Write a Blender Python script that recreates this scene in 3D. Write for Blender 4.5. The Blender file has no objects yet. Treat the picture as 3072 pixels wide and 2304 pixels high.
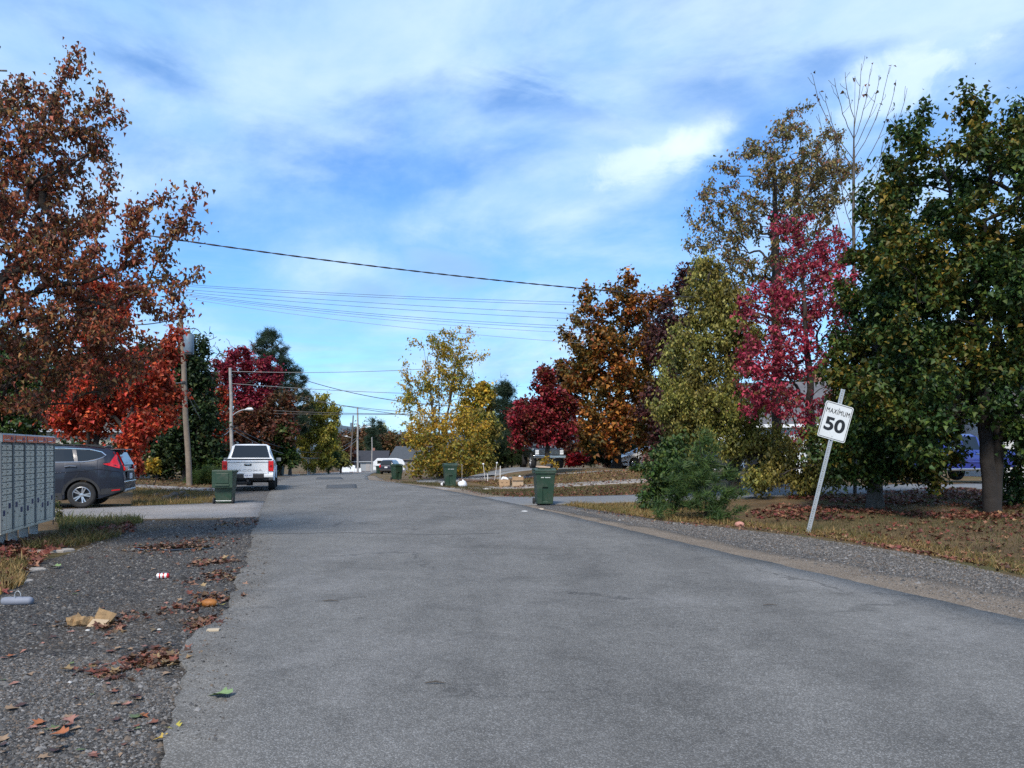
import bpy, bmesh, math, random
import numpy as np
from mathutils import Vector, Matrix

SC = bpy.context.scene
COL = SC.collection
random.seed(7)
RNG = np.random.default_rng(11)
R = math.radians

# ------------------------------------------------------------------ camera
FPX, CX, CY, CAMZ = 2308.0, 1536.0, 1353.0, 1.55
PITCH = 0.0
cam_d = bpy.data.cameras.new('camera')
cam = bpy.data.objects.new('camera', cam_d); COL.objects.link(cam)
cam_d.sensor_width = 36; cam_d.lens = 36 * FPX / 3072
cam_d.clip_end = 9000; cam_d.clip_start = 0.05
cam.location = (0, 0, CAMZ); cam.rotation_euler = (math.pi / 2 + PITCH, 0, 0)
cam_d.shift_y = (1353 - 1152) / 3072
SC.camera = cam

# ------------------------------------------------------------------ light
SUN_EL, SUN_AZ = R(44), R(196)          # azimuth clockwise from +Y
sd = bpy.data.lights.new('sun', 'SUN'); sd.energy = 2.25; sd.angle = R(16); sd.color = (1, .91, .78)
sun = bpy.data.objects.new('sun', sd); COL.objects.link(sun)
sv = Vector((math.sin(SUN_AZ) * math.cos(SUN_EL), math.cos(SUN_AZ) * math.cos(SUN_EL), math.sin(SUN_EL)))
sun.rotation_euler = sv.to_track_quat('Z', 'Y').to_euler()
SC.view_settings.view_transform = 'Standard'; SC.view_settings.look = 'None'
SC.view_settings.exposure = 1.02; SC.view_settings.gamma = 1; SC.view_settings.use_curve_mapping = False
SC.render.engine = 'CYCLES'
SC.cycles.use_denoising = False
SC.cycles.sample_clamp_indirect = 4
SC.cycles.max_bounces = 6; SC.cycles.diffuse_bounces = 3; SC.cycles.transparent_max_bounces = 4


class NT:
    """tiny node helper"""
    def __init__(s, tree): s.t = tree; s.n = tree.nodes; s.l = tree.links
    def new(s, typ, **kw):
        n = s.n.new(typ)
        for k, v in kw.items(): setattr(n, k, v)
        return n
    def put(s, sock, v):
        if isinstance(v, bpy.types.NodeSocket): s.l.new(v, sock)
        elif v is not None: sock.default_value = v
    def math(s, op, a, b=None, c=None, clamp=False):
        n = s.new('ShaderNodeMath', operation=op); n.use_clamp = clamp
        s.put(n.inputs[0], a)
        if b is not None: s.put(n.inputs[1], b)
        if c is not None: s.put(n.inputs[2], c)
        return n.outputs[0]
    def vmath(s, op, a, b=None):
        n = s.new('ShaderNodeVectorMath', operation=op); s.put(n.inputs[0], a)
        if b is not None: s.put(n.inputs[1], b)
        return n.outputs['Value'] if op in ('LENGTH', 'DISTANCE', 'DOT_PRODUCT') else n.outputs[0]
    def mix(s, f, a, b, mode='MIX'):
        n = s.new('ShaderNodeMix', data_type='RGBA', blend_type=mode)
        s.put(n.inputs[0], f); s.put(n.inputs[6], a); s.put(n.inputs[7], b)
        return n.outputs[2]
    def noise(s, vec, scale, detail=4, rough=.55, dist=0, w=None):
        n = s.new('ShaderNodeTexNoise'); n.inputs['Scale'].default_value = scale
        n.inputs['Detail'].default_value = detail; n.inputs['Roughness'].default_value = rough
        n.inputs['Distortion'].default_value = dist
        if vec is not None: s.l.new(vec, n.inputs['Vector'])
        return n.outputs['Fac']
    def ramp(s, f, stops, interp='LINEAR'):
        n = s.new('ShaderNodeValToRGB'); n.color_ramp.interpolation = interp
        e = n.color_ramp.elements
        while len(e) < len(stops): e.new(0.5)
        for i, (p, c) in enumerate(stops):
            e[i].position = p; e[i].color = (c, c, c, 1) if not hasattr(c, '__len__') else (*c[:3], 1)
        s.l.new(f, n.inputs[0]); return n.outputs[0]
    def smooth(s, v, a, b):
        n = s.new('ShaderNodeMapRange', interpolation_type='SMOOTHSTEP')
        s.put(n.inputs[0], v); n.inputs[1].default_value = a; n.inputs[2].default_value = b
        return n.outputs[0]
    def comb(s, x, y, z):
        n = s.new('ShaderNodeCombineXYZ'); s.put(n.inputs[0], x); s.put(n.inputs[1], y); s.put(n.inputs[2], z)
        return n.outputs[0]


# ------------------------------------------------------------------ sky
world = bpy.data.worlds.new('World'); SC.world = world; world.use_nodes = True
w = NT(world.node_tree); world.node_tree.nodes.clear()
sky = w.new('ShaderNodeTexSky', sky_type='NISHITA'); sky.sun_disc = False
sky.sun_elevation = SUN_EL; sky.sun_rotation = SUN_AZ; sky.air_density = 1.0; sky.dust_density = .35; sky.ozone_density = 2.2
geo = w.new('ShaderNodeTexCoord').outputs['Generated']
sep = w.new('ShaderNodeSeparateXYZ'); w.l.new(geo, sep.inputs[0])
DX, DY, DZ = sep.outputs
zc = w.math('ADD', w.math('MAXIMUM', DZ, 0.0), 0.24)
cu = w.math('DIVIDE', DX, zc); cv = w.math('DIVIDE', DY, zc)
plane = w.comb(w.math('ADD', cu, w.math('MULTIPLY', cv, .25)), w.math('MULTIPLY', cv, 1.0), 3.7)
n1 = w.noise(plane, 1.35, 9, .62, .25)
n2 = w.noise(plane, 2.6, 7, .58, .3)
n3 = w.noise(w.comb(w.math('MULTIPLY', DX, 5), w.math('MULTIPLY', DY, 5), w.math('MULTIPLY', DZ, 16)), 1.0, 6, .55, .4)
nf = w.noise(w.comb(DX, DY, DZ), 9.0, 7, .6, .25)
def dir_of(px, py):
    u = -(py - CY) / FPX; d = Vector(((px - CX) / FPX, math.cos(PITCH) - math.sin(PITCH) * u, math.sin(PITCH) + math.cos(PITCH) * u))
    return d.normalized()
dirw = w.vmath('ADD', geo, w.comb(w.math('MULTIPLY', w.math('SUBTRACT', nf, .5), .10), 0.0, w.math('MULTIPLY', w.math('SUBTRACT', n3, .5), .09)))
def blob(px, py, rx, ry, tilt=0.0):
    d = dir_of(px, py)
    v = w.vmath('SUBTRACT', dirw, tuple(d))
    s_ = w.new('ShaderNodeSeparateXYZ'); w.l.new(v, s_.inputs[0])
    hx = s_.outputs[0]; hz = w.math('ADD', s_.outputs[2], w.math('MULTIPLY', s_.outputs[0], -tilt))
    l = w.vmath('LENGTH', w.comb(w.math('DIVIDE', hx, rx / FPX), w.math('DIVIDE', s_.outputs[1], .45), w.math('DIVIDE', hz, ry / FPX)))
    return w.smooth(l, 1.0, 0.0)
cov = w.math('ADD', w.math('MULTIPLY', w.math('SUBTRACT', n1, .5), 2.2), .56)
cov = w.math('ADD', cov, w.math('MULTIPLY', w.math('SUBTRACT', n3, .5), .9))
for (px, py, rx, ry, t, amt) in [(1250, 130, 650, 170, .1, .40), (820, 240, 520, 120, .25, .34), (1150, 380, 900, 130, .1, .16), (1700, 540, 560, 120, .22, .34),
                                 (2060, 430, 200, 120, .3, .42), (1350, 610, 240, 45, .25, .30), (2750, 60, 560, 130, 0, .30), (2640, 290, 210, 110, .35, .62),
                                 (2160, 560, 190, 300, 0, -.50), (2500, 180, 260, 90, 0, -.35), (520, 215, 330, 60, -.1, -.42), (1620, 300, 330, 70, -.1, -.36), (180, 60, 500, 80, 0, -.25),
                                 (560, 640, 280, 130, 0, -.22), (2100, 250, 240, 100, 0, -.25)]:
    cov = w.math('ADD', cov, w.math('MULTIPLY', blob(px, py, rx, ry, t), amt))
cov = w.math('MULTIPLY', w.math('ADD', cov, 0.0), 1.0, clamp=True)
skyc = w.vmath('MULTIPLY', sky.outputs[0], (.60, .98, 1.36))
grey = w.math('ADD', blob(1350, 790, 230, 110, 0), blob(1130, 885, 260, 75, 0), clamp=True)
cloud = w.mix(w.smooth(n2, .3, .75), (2.5, 4.35, 7.2, 1), (4.7, 6.1, 7.7, 1))
cloud = w.mix(w.math('MULTIPLY', blob(2080, 400, 170, 90, .3), .5), cloud, (7.2, 8.0, 8.5, 1))
cloud = w.mix(w.math('MULTIPLY', grey, .8), cloud, (2.1, 3.7, 6.2, 1))
puff = w.math('ADD', 0.0, 0.0)
for (px, py, rx, ry, t) in [(2060, 420, 190, 130, .35), (1930, 480, 260, 90, .25), (2640, 290, 230, 130, .35), (2780, 210, 190, 60, .3)]:
    puff = w.math('MAXIMUM', puff, blob(px, py, rx, ry, t))
puff = w.smooth(w.math('ADD', puff, w.math('MULTIPLY', w.math('SUBTRACT', w.noise(w.comb(DX, DY, DZ), 13.0, 9, .66, .8), .5), 1.7)), .34, .95)
hz = w.math('MULTIPLY', w.smooth(DZ, .34, .02), w.smooth(w.noise(w.comb(w.math('MULTIPLY', DX, 3), w.math('MULTIPLY', DY, 3), w.math('MULTIPLY', DZ, 42)), 1.3, 7, .6, .5), .30, .66))
cov = w.math('MAXIMUM', w.smooth(cov, -.05, 1.0), w.math('MULTIPLY', hz, .95))
fin = w.mix(w.math('MULTIPLY', w.math('MAXIMUM', cov, grey), .90), skyc, cloud)
fin = w.mix(w.math('MULTIPLY', puff, .38), fin, (7.0, 7.9, 8.6, 1))
bg = w.new('ShaderNodeBackground'); w.l.new(fin, bg.inputs[0]); bg.inputs[1].default_value = .079
wo = w.new('ShaderNodeOutputWorld'); w.l.new(bg.outputs[0], wo.inputs[0])


# ------------------------------------------------------------------ terrain
def smooth(a, b, v):
    t = np.clip((np.asarray(v, float) - a) / (b - a), 0, 1); return t * t * (3 - 2 * t)
# road edges, metres (world): y, x
RE = np.array([(-8, 9.0), (0, 6.6), (3.5, 5.5), (6.9, 4.6), (8.2, 4.2), (12.5, 2.85), (16.5, 1.75), (21.3, .3), (27.5, -1.75), (36.5, -4.97), (47.7, -8.9), (70, -13.2), (102, -18.6), (150, -26), (260, -42)])
LE = np.array([(-8, 1.6), (0, -.7), (3.5, -1.72), (4.5, -2.0), (5.3, -2.2), (6.1, -2.55), (7.2, -2.68), (8.2, -3.0), (9.3, -3.3), (13.5, -4.55), (19.6, -6.39), (26.9, -8.52), (36.5, -11.2), (50, -14.9), (70, -19.6), (102, -26.2), (150, -33.5), (260, -50)])
def xr(y): return np.interp(y, RE[:, 0], RE[:, 1])
def xl(y): return np.interp(y, LE[:, 0], LE[:, 1])
def gs(x, y, cx, cy, sx, sy): return np.exp(-((x - cx) / sx) ** 2 - ((y - cy) / sy) ** 2)
def T(x, y):
    x = np.asarray(x, float); y = np.asarray(y, float)
    z = np.where(y < 25, 0, np.where(y < 45, -.022 * (y - 25) ** 2 / 40, -.22 - .022 * (y - 45)))
    z = np.where(y > 200, -3.63 - .008 * (np.minimum(y, 900) - 200), z)
    r = x - xr(y); l = xl(y) - x
    z = z + .72 * smooth(2.2, 8.5, r) * smooth(25, 34, y) * (1 - .75 * smooth(9, 17, x)) * (1 - smooth(52, 75, y))
    z = z + .22 * smooth(6, 12, r) * (1 - smooth(25, 34, y))
    z = z - .20 * np.exp(-((r - 4.6) / 1.1) ** 2) * smooth(4, 8, y) * (1 - smooth(17, 20, y))
    z = z - .42 * gs(x, y, -12.3, 25.6, 1.9, 1.6)
    z = z + .12 * smooth(5, 9, l) * smooth(24, 30, y) * (1 - smooth(40, 60, y))
    z = z + .10 * np.exp(-((l - 4.9) / .9) ** 2) * smooth(8, 10, y) * (1 - smooth(15.5, 17, y))
    far = smooth(3, 10, np.maximum(r, l))
    z = z + .05 * far * (np.sin(x * .9 + y * .3) * np.sin(y * .7 - x * .2))
    return z
def ray(px, py):
    u = -(py - CY) / FPX
    d = Vector(((px - CX) / FPX, math.cos(PITCH) - math.sin(PITCH) * u, math.sin(PITCH) + math.cos(PITCH) * u))
    return d / d.y
def P(px, py, D):
    d = ray(px, py); return Vector((d.x * D, D, CAMZ + d.z * D))
def GX(px, D):
    """ground point under column px at depth D"""
    x = (px - CX) / FPX * D; return Vector((x, D, float(T(x, D))))
def G(px, py):
    d = ray(px, py); a, b = 2.0, 2.0
    while b < 400:
        if CAMZ + d.z * b < float(T(d.x * b, b)): break
        a = b; b *= 1.06
    for _ in range(24):
        m = (a + b) / 2
        if CAMZ + d.z * m < float(T(d.x * m, m)): b = m
        else: a = m
    return Vector((d.x * b, b, float(T(d.x * b, b))))


# ------------------------------------------------------------------ object helpers
def link(name, data, parent=None):
    o = bpy.data.objects.new(name, data); COL.objects.link(o)
    if parent is not None: o.parent = parent
    return o
def thing(name, label, cat, loc=(0, 0, 0), rotz=0, group=None):
    o = link(name, None); o.empty_display_size = .2
    o.location = loc; o.rotation_euler = (0, 0, rotz)
    o['label'] = label; o['category'] = cat
    if group: o['group'] = group
    return o
def tag(o, label, cat, group=None):
    o['label'] = label; o['category'] = cat
    if group: o['group'] = group
    return o
def structure(o, label=None):
    o['kind'] = 'structure'
    if label: o['label'] = label
    return o
def stuff(o, label=None):
    o['kind'] = 'stuff'
    if label: o['label'] = label
    return o
def mesh_np(name, V, FS, mat):
    """FS: list of (m,k) int arrays"""
    me = bpy.data.meshes.new(name)
    V = np.asarray(V, np.float32); me.vertices.add(len(V)); me.vertices.foreach_set('co', V.ravel())
    li = np.concatenate([np.asarray(f, np.int32).ravel() for f in FS])
    lt = np.concatenate([np.full(len(f), np.asarray(f).shape[1], np.int32) for f in FS])
    ls = np.concatenate([[0], np.cumsum(lt)[:-1]]).astype(np.int32)
    me.loops.add(len(li)); me.loops.foreach_set('vertex_index', li)
    me.polygons.add(len(lt)); me.polygons.foreach_set('loop_start', ls); me.polygons.foreach_set('loop_total', lt)
    me.update(calc_edges=True)
    if mat: me.materials.append(mat)
    return me


class MB:
    """collects simple shapes into one mesh"""
    def __init__(s): s.v = []; s.f = []
    def add(s, vs, fs, M=None):
        b = len(s.v)
        s.v += [tuple(M @ Vector(p)) if M is not None else tuple(p) for p in vs]
        s.f += [tuple(i + b for i in f) for f in fs]; return s
    def box(s, c, size, M=None, taper=None):
        hx, hy, hz = (k / 2 for k in size); tx, ty = taper or (1, 1)
        vs = [(c[0] + sx * hx * (tx if sz > 0 else 1), c[1] + sy * hy * (ty if sz > 0 else 1), c[2] + sz * hz) for sz in (-1, 1) for sx, sy in ((-1, -1), (1, -1), (1, 1), (-1, 1))]
        return s.add(vs, [(3, 2, 1, 0), (4, 5, 6, 7), (0, 1, 5, 4), (1, 2, 6, 5), (2, 3, 7, 6), (3, 0, 4, 7)], M)
    def tube(s, pts, rad, n=8, cap=True):
        pts = [Vector(p) for p in pts]; rs = rad if hasattr(rad, '__len__') else [rad] * len(pts)
        b = len(s.v); prev = None
        for i, p in enumerate(pts):
            d = (pts[min(i + 1, len(pts) - 1)] - pts[max(i - 1, 0)]).normalized()
            u = (prev - d * prev.dot(d)) if prev is not None else d.orthogonal()
            u.normalize(); prev = u; v = d.cross(u)
            for k in range(n):
                a = 2 * math.pi * k / n; s.v.append(tuple(p + (u * math.cos(a) + v * math.sin(a)) * rs[i]))
        for i in range(len(pts) - 1):
            for k in range(n):
                k2 = (k + 1) % n; s.f.append((b + i * n + k, b + i * n + k2, b + (i + 1) * n + k2, b + (i + 1) * n + k))
        if cap:
            s.f.append(tuple(b + k for k in reversed(range(n)))); e = b + (len(pts) - 1) * n; s.f.append(tuple(e + k for k in range(n)))
        return s
    def lathe(s, prof, n=24, axis='z', c=(0, 0, 0), closed=False):
        b = len(s.v)
        for r, h in prof:
            for k in range(n):
                a = 2 * math.pi * k / n; x, y = r * math.cos(a), r * math.sin(a)
                p = (x, y, h) if axis == 'z' else (x, h, y) if axis == 'y' else (h, x, y)
                s.v.append((p[0] + c[0], p[1] + c[1], p[2] + c[2]))
        m = len(prof)
        for i in range(m if closed else m - 1):
            for k in range(n):
                k2 = (k + 1) % n; j = (i + 1) % m
                s.f.append((b + i * n + k, b + i * n + k2, b + j * n + k2, b + j * n + k))
        return s
    def prism(s, poly, d0, d1, axis='y', M=None):
        """extrude 2D poly along axis"""
        n = len(poly)
        def mk(p, d): return {'y': (p[0], d, p[1]), 'x': (d, p[0], p[1]), 'z': (p[0], p[1], d)}[axis]
        vs = [mk(p, d0) for p in poly] + [mk(p, d1) for p in poly]
        fs = [tuple(range(n)), tuple(reversed(range(n, 2 * n)))] + [(i, i + n, (i + 1) % n + n, (i + 1) % n) for i in range(n)]
        return s.add(vs, fs, M)
    def data(s, name, mat, bevel=0, smooth=0, seg=2):
        me = bpy.data.meshes.new(name); me.from_pydata(s.v, [], s.f); me.update()
        bm = bmesh.new(); bm.from_mesh(me)
        bmesh.ops.recalc_face_normals(bm, faces=bm.faces)
        if bevel:
            es = [e for e in bm.edges if len(e.link_faces) == 2 and e.calc_face_angle(0) > .6]
            bmesh.ops.bevel(bm, geom=es, offset=bevel, segments=seg, affect='EDGES', profile=.5, clamp_overlap=True)
        bm.to_mesh(me); bm.free()
        if smooth:
            for p in me.polygons: p.use_smooth = True
            me.set_sharp_from_angle(angle=smooth)
        if mat: me.materials.append(mat)
        return me
    def obj(s, name, mat, parent=None, bevel=0, smooth=0, seg=2):
        return link(name, s.data(name, mat, bevel, smooth, seg), parent)


# ------------------------------------------------------------------ materials
def principled(name):
    m = bpy.data.materials.new(name); m.use_nodes = True
    t = NT(m.node_tree); b = m.node_tree.nodes['Principled BSDF']; return m, t, b
def mat(name, col, rough=.6, metal=0, var=.12, scale=6, bump=0, bscale=60, coat=0, dirt=None, spec=.5):
    m, t, b = principled(name); tc = t.new('ShaderNodeTexCoord').outputs['Object']
    n = t.noise(tc, scale, 5, .6)
    lo = tuple(max(0, c * (1 - var)) for c in col); hi = tuple(min(1, c * (1 + var)) for c in col)
    c = t.ramp(n, [(.3, lo), (.7, hi)])
    if dirt:
        c = t.mix(t.math('MULTIPLY', t.smooth(t.noise(tc, scale * .7, 8, .7, .4), .45, .75), dirt[3]), c, (*dirt[:3], 1))
    t.l.new(c, b.inputs['Base Color']); b.inputs['Roughness'].default_value = rough; b.inputs['Metallic'].default_value = metal
    b.inputs['Coat Weight'].default_value = coat; b.inputs['Coat Roughness'].default_value = .08; b.inputs['Specular IOR Level'].default_value = spec
    if bump:
        bn = t.new('ShaderNodeBump'); bn.inputs['Strength'].default_value = bump; bn.inputs['Distance'].default_value = .02
        t.l.new(t.noise(tc, bscale, 6, .65), bn.inputs['Height']); t.l.new(bn.outputs[0], b.inputs['Normal'])
    return m
def ground_mat(name, stops, scale=2.5, fine=60, bump=.6, bd=.02, speck=None, rough=.92, sscale=140, wear=None):
    """stops: ramp over a mix of coarse and fine noise; speck: (colour, amount)"""
    m, t, b = principled(name); tc = t.new('ShaderNodeTexCoord').outputs['Object']
    a = t.noise(tc, scale, 6, .6, .3); f = t.noise(tc, fine, 5, .7)
    k = t.math('ADD', t.math('MULTIPLY', a, .55), t.math('MULTIPLY', f, .45))
    c = t.ramp(k, stops)
    if wear:
        c = t.mix(t.math('MULTIPLY', t.smooth(t.noise(tc, wear[1], 5, .6, .6), .48, .66), wear[2]), c, (*wear[0], 1))
    h = f
    if speck:
        vo = t.new('ShaderNodeTexVoronoi'); vo.inputs['Scale'].default_value = sscale; t.l.new(tc, vo.inputs['Vector'])
        sp = t.new('ShaderNodeSeparateColor'); t.l.new(vo.outputs['Color'], sp.inputs[0])
        v = sp.outputs[0]
        c = t.mix(t.math('MULTIPLY', t.smooth(v, .62, .95), speck[1]), c, (*speck[0], 1))
        c = t.mix(t.math('MULTIPLY', t.smooth(v, .35, .0), speck[1] * .8), c, (*(x * .12 for x in speck[0]), 1))
        h = t.math('ADD', f, t.math('MULTIPLY', vo.outputs['Distance'], -.9))
    t.l.new(c, b.inputs['Base Color']); b.inputs['Roughness'].default_value = rough; b.inputs['Specular IOR Level'].default_value = .25
    bn = t.new('ShaderNodeBump'); bn.inputs['Strength'].default_value = bump; bn.inputs['Distance'].default_value = bd
    t.l.new(h, bn.inputs['Height']); t.l.new(bn.outputs[0], b.inputs['Normal'])
    return m
def leaf_mat(name, stops, patch=None, pscale=.8, transl=.36, rough=.55):
    """per-leaf colour from the island's random value; patch: (stops2) mixed in by a large noise"""
    m = bpy.data.materials.new(name); m.use_nodes = True; t = NT(m.node_tree); m.node_tree.nodes.clear()
    g = t.new('ShaderNodeNewGeometry'); rnd = g.outputs['Random Per Island']
    n = len(stops); c = t.ramp(rnd, [(i / n, s) for i, s in enumerate(stops)], 'CONSTANT')
    tc = t.new('ShaderNodeTexCoord').outputs['Object']
    if patch:
        k = len(patch); c2 = t.ramp(rnd, [(i / k, s) for i, s in enumerate(patch)], 'CONSTANT')
        c = t.mix(t.smooth(t.math('ADD', t.noise(tc, pscale, 3, .5), t.math('MULTIPLY', t.math('SUBTRACT', t.math('FRACT', t.math('MULTIPLY', rnd, 37.0)), .5), .14)), .46, .58), c, c2)
    c = t.vmath('MULTIPLY', c, t.ramp(t.math('FRACT', t.math('MULTIPLY', rnd, 91.0)), [(0, .62), (1, 1.22)]))
    b = t.new('ShaderNodeBsdfPrincipled'); t.l.new(c, b.inputs['Base Color']); b.inputs['Roughness'].default_value = rough; b.inputs['Specular IOR Level'].default_value = .35
    tr = t.new('ShaderNodeBsdfTranslucent'); t.l.new(c, tr.inputs[0])
    mx = t.new('ShaderNodeMixShader'); mx.inputs[0].default_value = transl; t.l.new(b.outputs[0], mx.inputs[1]); t.l.new(tr.outputs[0], mx.inputs[2])
    o = t.new('ShaderNodeOutputMaterial'); t.l.new(mx.outputs[0], o.inputs[0]); return m
def glass_mat(name, col=(.012, .014, .016), rough=.06):
    m, t, b = principled(name); b.inputs['Base Color'].default_value = (*col, 1); b.inputs['Roughness'].default_value = rough
    b.inputs['Specular IOR Level'].default_value = .6; return m

M_ASPH = ground_mat('asphalt', [(.3, (.094, .089, .081)), (.5, (.137, .130, .119)), (.72, (.19, .181, .165))], .45, 90, .55, .012, ((.40, .39, .375), .45), .85, 150, ((.21, .20, .19), .35, .4))
def wear_asphalt(m):
    t = NT(m.node_tree); b = m.node_tree.nodes['Principled BSDF']; src = b.inputs['Base Color'].links[0].from_socket
    tc = t.new('ShaderNodeTexCoord').outputs['Object']; mp = t.new('ShaderNodeMapping'); mp.inputs['Rotation'].default_value = (0, 0, -R(16.5)); mp.inputs['Scale'].default_value = (1.0, .07, 1); t.l.new(tc, mp.inputs[0])
    tracks = t.noise(mp.outputs[0], .9, 4, .6, .2); blot = t.noise(tc, 1.6, 6, .65, .8); fine = t.noise(tc, 14, 5, .7)
    c = t.vmath('MULTIPLY', src, t.ramp(tracks, [(.32, .84), (.5, 1.0), (.68, 1.12)])); c = t.vmath('MULTIPLY', c, t.ramp(blot, [(.3, .80), (.48, 1.0), (.7, 1.10)])); c = t.vmath('MULTIPLY', c, t.ramp(fine, [(.25, .80), (.5, 1.0), (.75, 1.16)]))
    vo = t.new('ShaderNodeTexVoronoi', feature='DISTANCE_TO_EDGE'); vo.inputs['Scale'].default_value = .33
    wv = t.vmath('ADD', tc, t.vmath('MULTIPLY', t.comb(t.noise(tc, 2.1, 5, .7), t.noise(tc, 2.6, 5, .7), 0.0), (.9, .9, 0))); t.l.new(wv, vo.inputs['Vector'])
    crack = t.math('MULTIPLY', t.smooth(vo.outputs['Distance'], .010, .002), t.smooth(t.noise(tc, .35, 2, .5), .50, .60))
    c = t.mix(t.math('MULTIPLY', crack, .5), c, (.03, .03, .03, 1)); t.l.new(c, b.inputs['Base Color'])
wear_asphalt(M_ASPH)
M_PATCH = ground_mat('asphalt_patch', [(.3, (.05, .053, .057)), (.7, (.09, .094, .098))], .8, 90, .5, .01, ((.25, .25, .25), .4), .85)
M_APRON = ground_mat('dark_gravel', [(.3, (.026, .023, .021)), (.5, (.058, .051, .045)), (.72, (.115, .098, .082))], .7, 42, 1.0, .035, ((.24, .235, .225), .65), .8, 48, ((.125, .094, .066), .5, .65))
M_GRAVEL = ground_mat('grey_gravel', [(.3, (.06, .055, .05)), (.5, (.115, .105, .095)), (.72, (.19, .17, .15))], .8, 50, 1.0, .03, ((.38, .37, .36), .6), .9, 55, ((.2, .15, .1), .9, .35))
M_SAND = ground_mat('sandy_edge', [(.3, (.115, .09, .067)), (.5, (.195, .152, .112)), (.72, (.29, .23, .17))], 1.2, 60, .8, .015, ((.42, .36, .3), .5), .95, 80)
M_DRIVE = ground_mat('pale_gravel_drive', [(.3, (.19, .17, .155)), (.5, (.29, .265, .245)), (.72, (.38, .35, .33))], .7, 60, .8, .015, ((.5, .47, .45), .5), .95, 70, ((.2, .17, .14), .8, .3))
M_DRIVE2 = ground_mat('paved_drive', [(.3, (.13, .135, .14)), (.5, (.175, .18, .185)), (.72, (.23, .235, .24))], .6, 80, .5, .01, ((.3, .3, .3), .4), .9, 120)
M_LAWN = ground_mat('dry_lawn', [(.28, (.042, .031, .017)), (.42, (.10, .066, .032)), (.56, (.165, .107, .053)), (.74, (.25, .17, .09))], .9, 24, 1.0, .05, None, .95, 140, ((.085, .092, .024), .28, .6))
M_STONE = mat('flagstone', (.30, .27, .24), .9, 0, .25, 7, .6, 40)

# ------------------------------------------------------------------ ground sheets
def grow(a, b, step, far, g=1.35):
    v = list(np.arange(a, b + 1e-6, step)); s = step
    up = []; p = v[-1]
    while p < far: s *= g; p += s; up.append(p)
    return v + up
gx = grow(0, 32, .5, 3500); gx = np.array(sorted(set([-k for k in gx] + gx)))
gy = np.array([-400, -120, -50, -25, -15] + grow(-10, 64, .5, 4500, 1.2))
X, Y = np.meshgrid(gx, gy); Z = T(X, Y)
nx, ny = len(gx), len(gy); idx = np.arange(nx * ny).reshape(ny, nx)
gf = np.stack([idx[:-1, :-1], idx[:-1, 1:], idx[1:, 1:], idx[1:, :-1]], -1).reshape(-1, 4)
gm = mesh_np('ground', np.stack([X, Y, Z], -1).reshape(-1, 3), [gf], M_LAWN)
structure(link('ground', gm), 'dry autumn lawn and verge ground')

def sheet(name, A, B, off, m, ncol=8, skirt=.12, label=None):
    A = np.asarray(A, float); B = np.asarray(B, float)
    t = np.linspace(0, 1, ncol + 1)
    XY = A[:, None, :] * (1 - t)[None, :, None] + B[:, None, :] * t[None, :, None]
    Zs = T(XY[..., 0], XY[..., 1]) + off
    V = np.concatenate([XY, Zs[..., None]], -1); n, k = V.shape[:2]
    ix = np.arange(n * k).reshape(n, k)
    F = np.stack([ix[:-1, :-1], ix[:-1, 1:], ix[1:, 1:], ix[1:, :-1]], -1).reshape(-1, 4)
    V = V.reshape(-1, 3)
    ring = list(ix[0, :]) + list(ix[1:, -1]) + list(ix[-1, -2::-1]) + list(ix[-2:0:-1, 0])
    low = V[ring].copy(); low[:, 2] -= skirt; b = len(V)
    S = np.array([(ring[i], b + i, b + (i + 1) % len(ring), ring[(i + 1) % len(ring)]) for i in range(len(ring))])
    o = link(name, mesh_np(name, np.concatenate([V, low]), [F, S], m)); structure(o, label); return o
def dense(pts, step):
    out = []
    for (a, b) in zip(pts[:-1], pts[1:]):
        a = np.array(a[:2], float); b = np.array(b[:2], float); n = max(1, int(np.linalg.norm(b - a) / step))
        out += [a + (b - a) * i / n for i in range(n)]
    return np.array(out + [np.array(pts[-1][:2], float)])
def resample(pts, n):
    p = np.asarray([q[:2] for q in pts], float); d = np.concatenate([[0], np.cumsum(np.linalg.norm(np.diff(p, axis=0), axis=1))])
    s = np.linspace(0, d[-1], n); return np.stack([np.interp(s, d, p[:, 0]), np.interp(s, d, p[:, 1])], -1)
def rough(n, amp, seed, k=3):
    r_ = np.random.default_rng(seed); v = r_.normal(0, 1, n)
    a = np.convolve(v, np.ones(k) / k, 'same'); c = np.convolve(r_.normal(0, 1, n), np.ones(k * 5) / (k * 5) ** .8, 'same')
    return amp * (a + c)

ys = np.concatenate([np.arange(-8, 3, .5), np.arange(3, 24, .12), np.arange(24, 70, .6), np.arange(70, 260, 4)])
nearw = 1 - smooth(14, 24, ys)
LEP = [(455, 2420), (472, 2304), (500, 2190), (505, 2150), (548, 2100), (566, 2060), (560, 2010), (546, 1975), (552, 1940), (600, 1900), (655, 1868), (685, 1842), (690, 1800), (720, 1770), (700, 1752), (722, 1728), (735, 1690), (757, 1618), (785, 1535)]
lep = np.array([G(*p)[:2] for p in LEP])
lx = np.where((ys > 3.4) & (ys < 19), np.interp(ys, lep[:, 1], lep[:, 0]), xl(ys)) + rough(len(ys), .028, 3, 2) * (.15 + nearw)
rx = xr(ys) + rough(len(ys), .03, 4, 4)
road = sheet('road', np.stack([lx, ys], -1), np.stack([rx, ys], -1), .045, M_ASPH, 14, .1, 'grey worn asphalt street running away to the left')
for i, (a, b, c, d) in enumerate([((951, 1434), (1022, 1433), (1032, 1440), (948, 1441)), ((980, 1458), (1068, 1456), (1072, 1468), (978, 1470))]):
    q = [G(*p) for p in (d, c, b, a)]
    sh = sheet('road_patch', resample([q[0], q[3]], 8), resample([q[1], q[2]], 8), .051, M_PATCH, 6, .02, 'darker repair patch in the asphalt')
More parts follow.
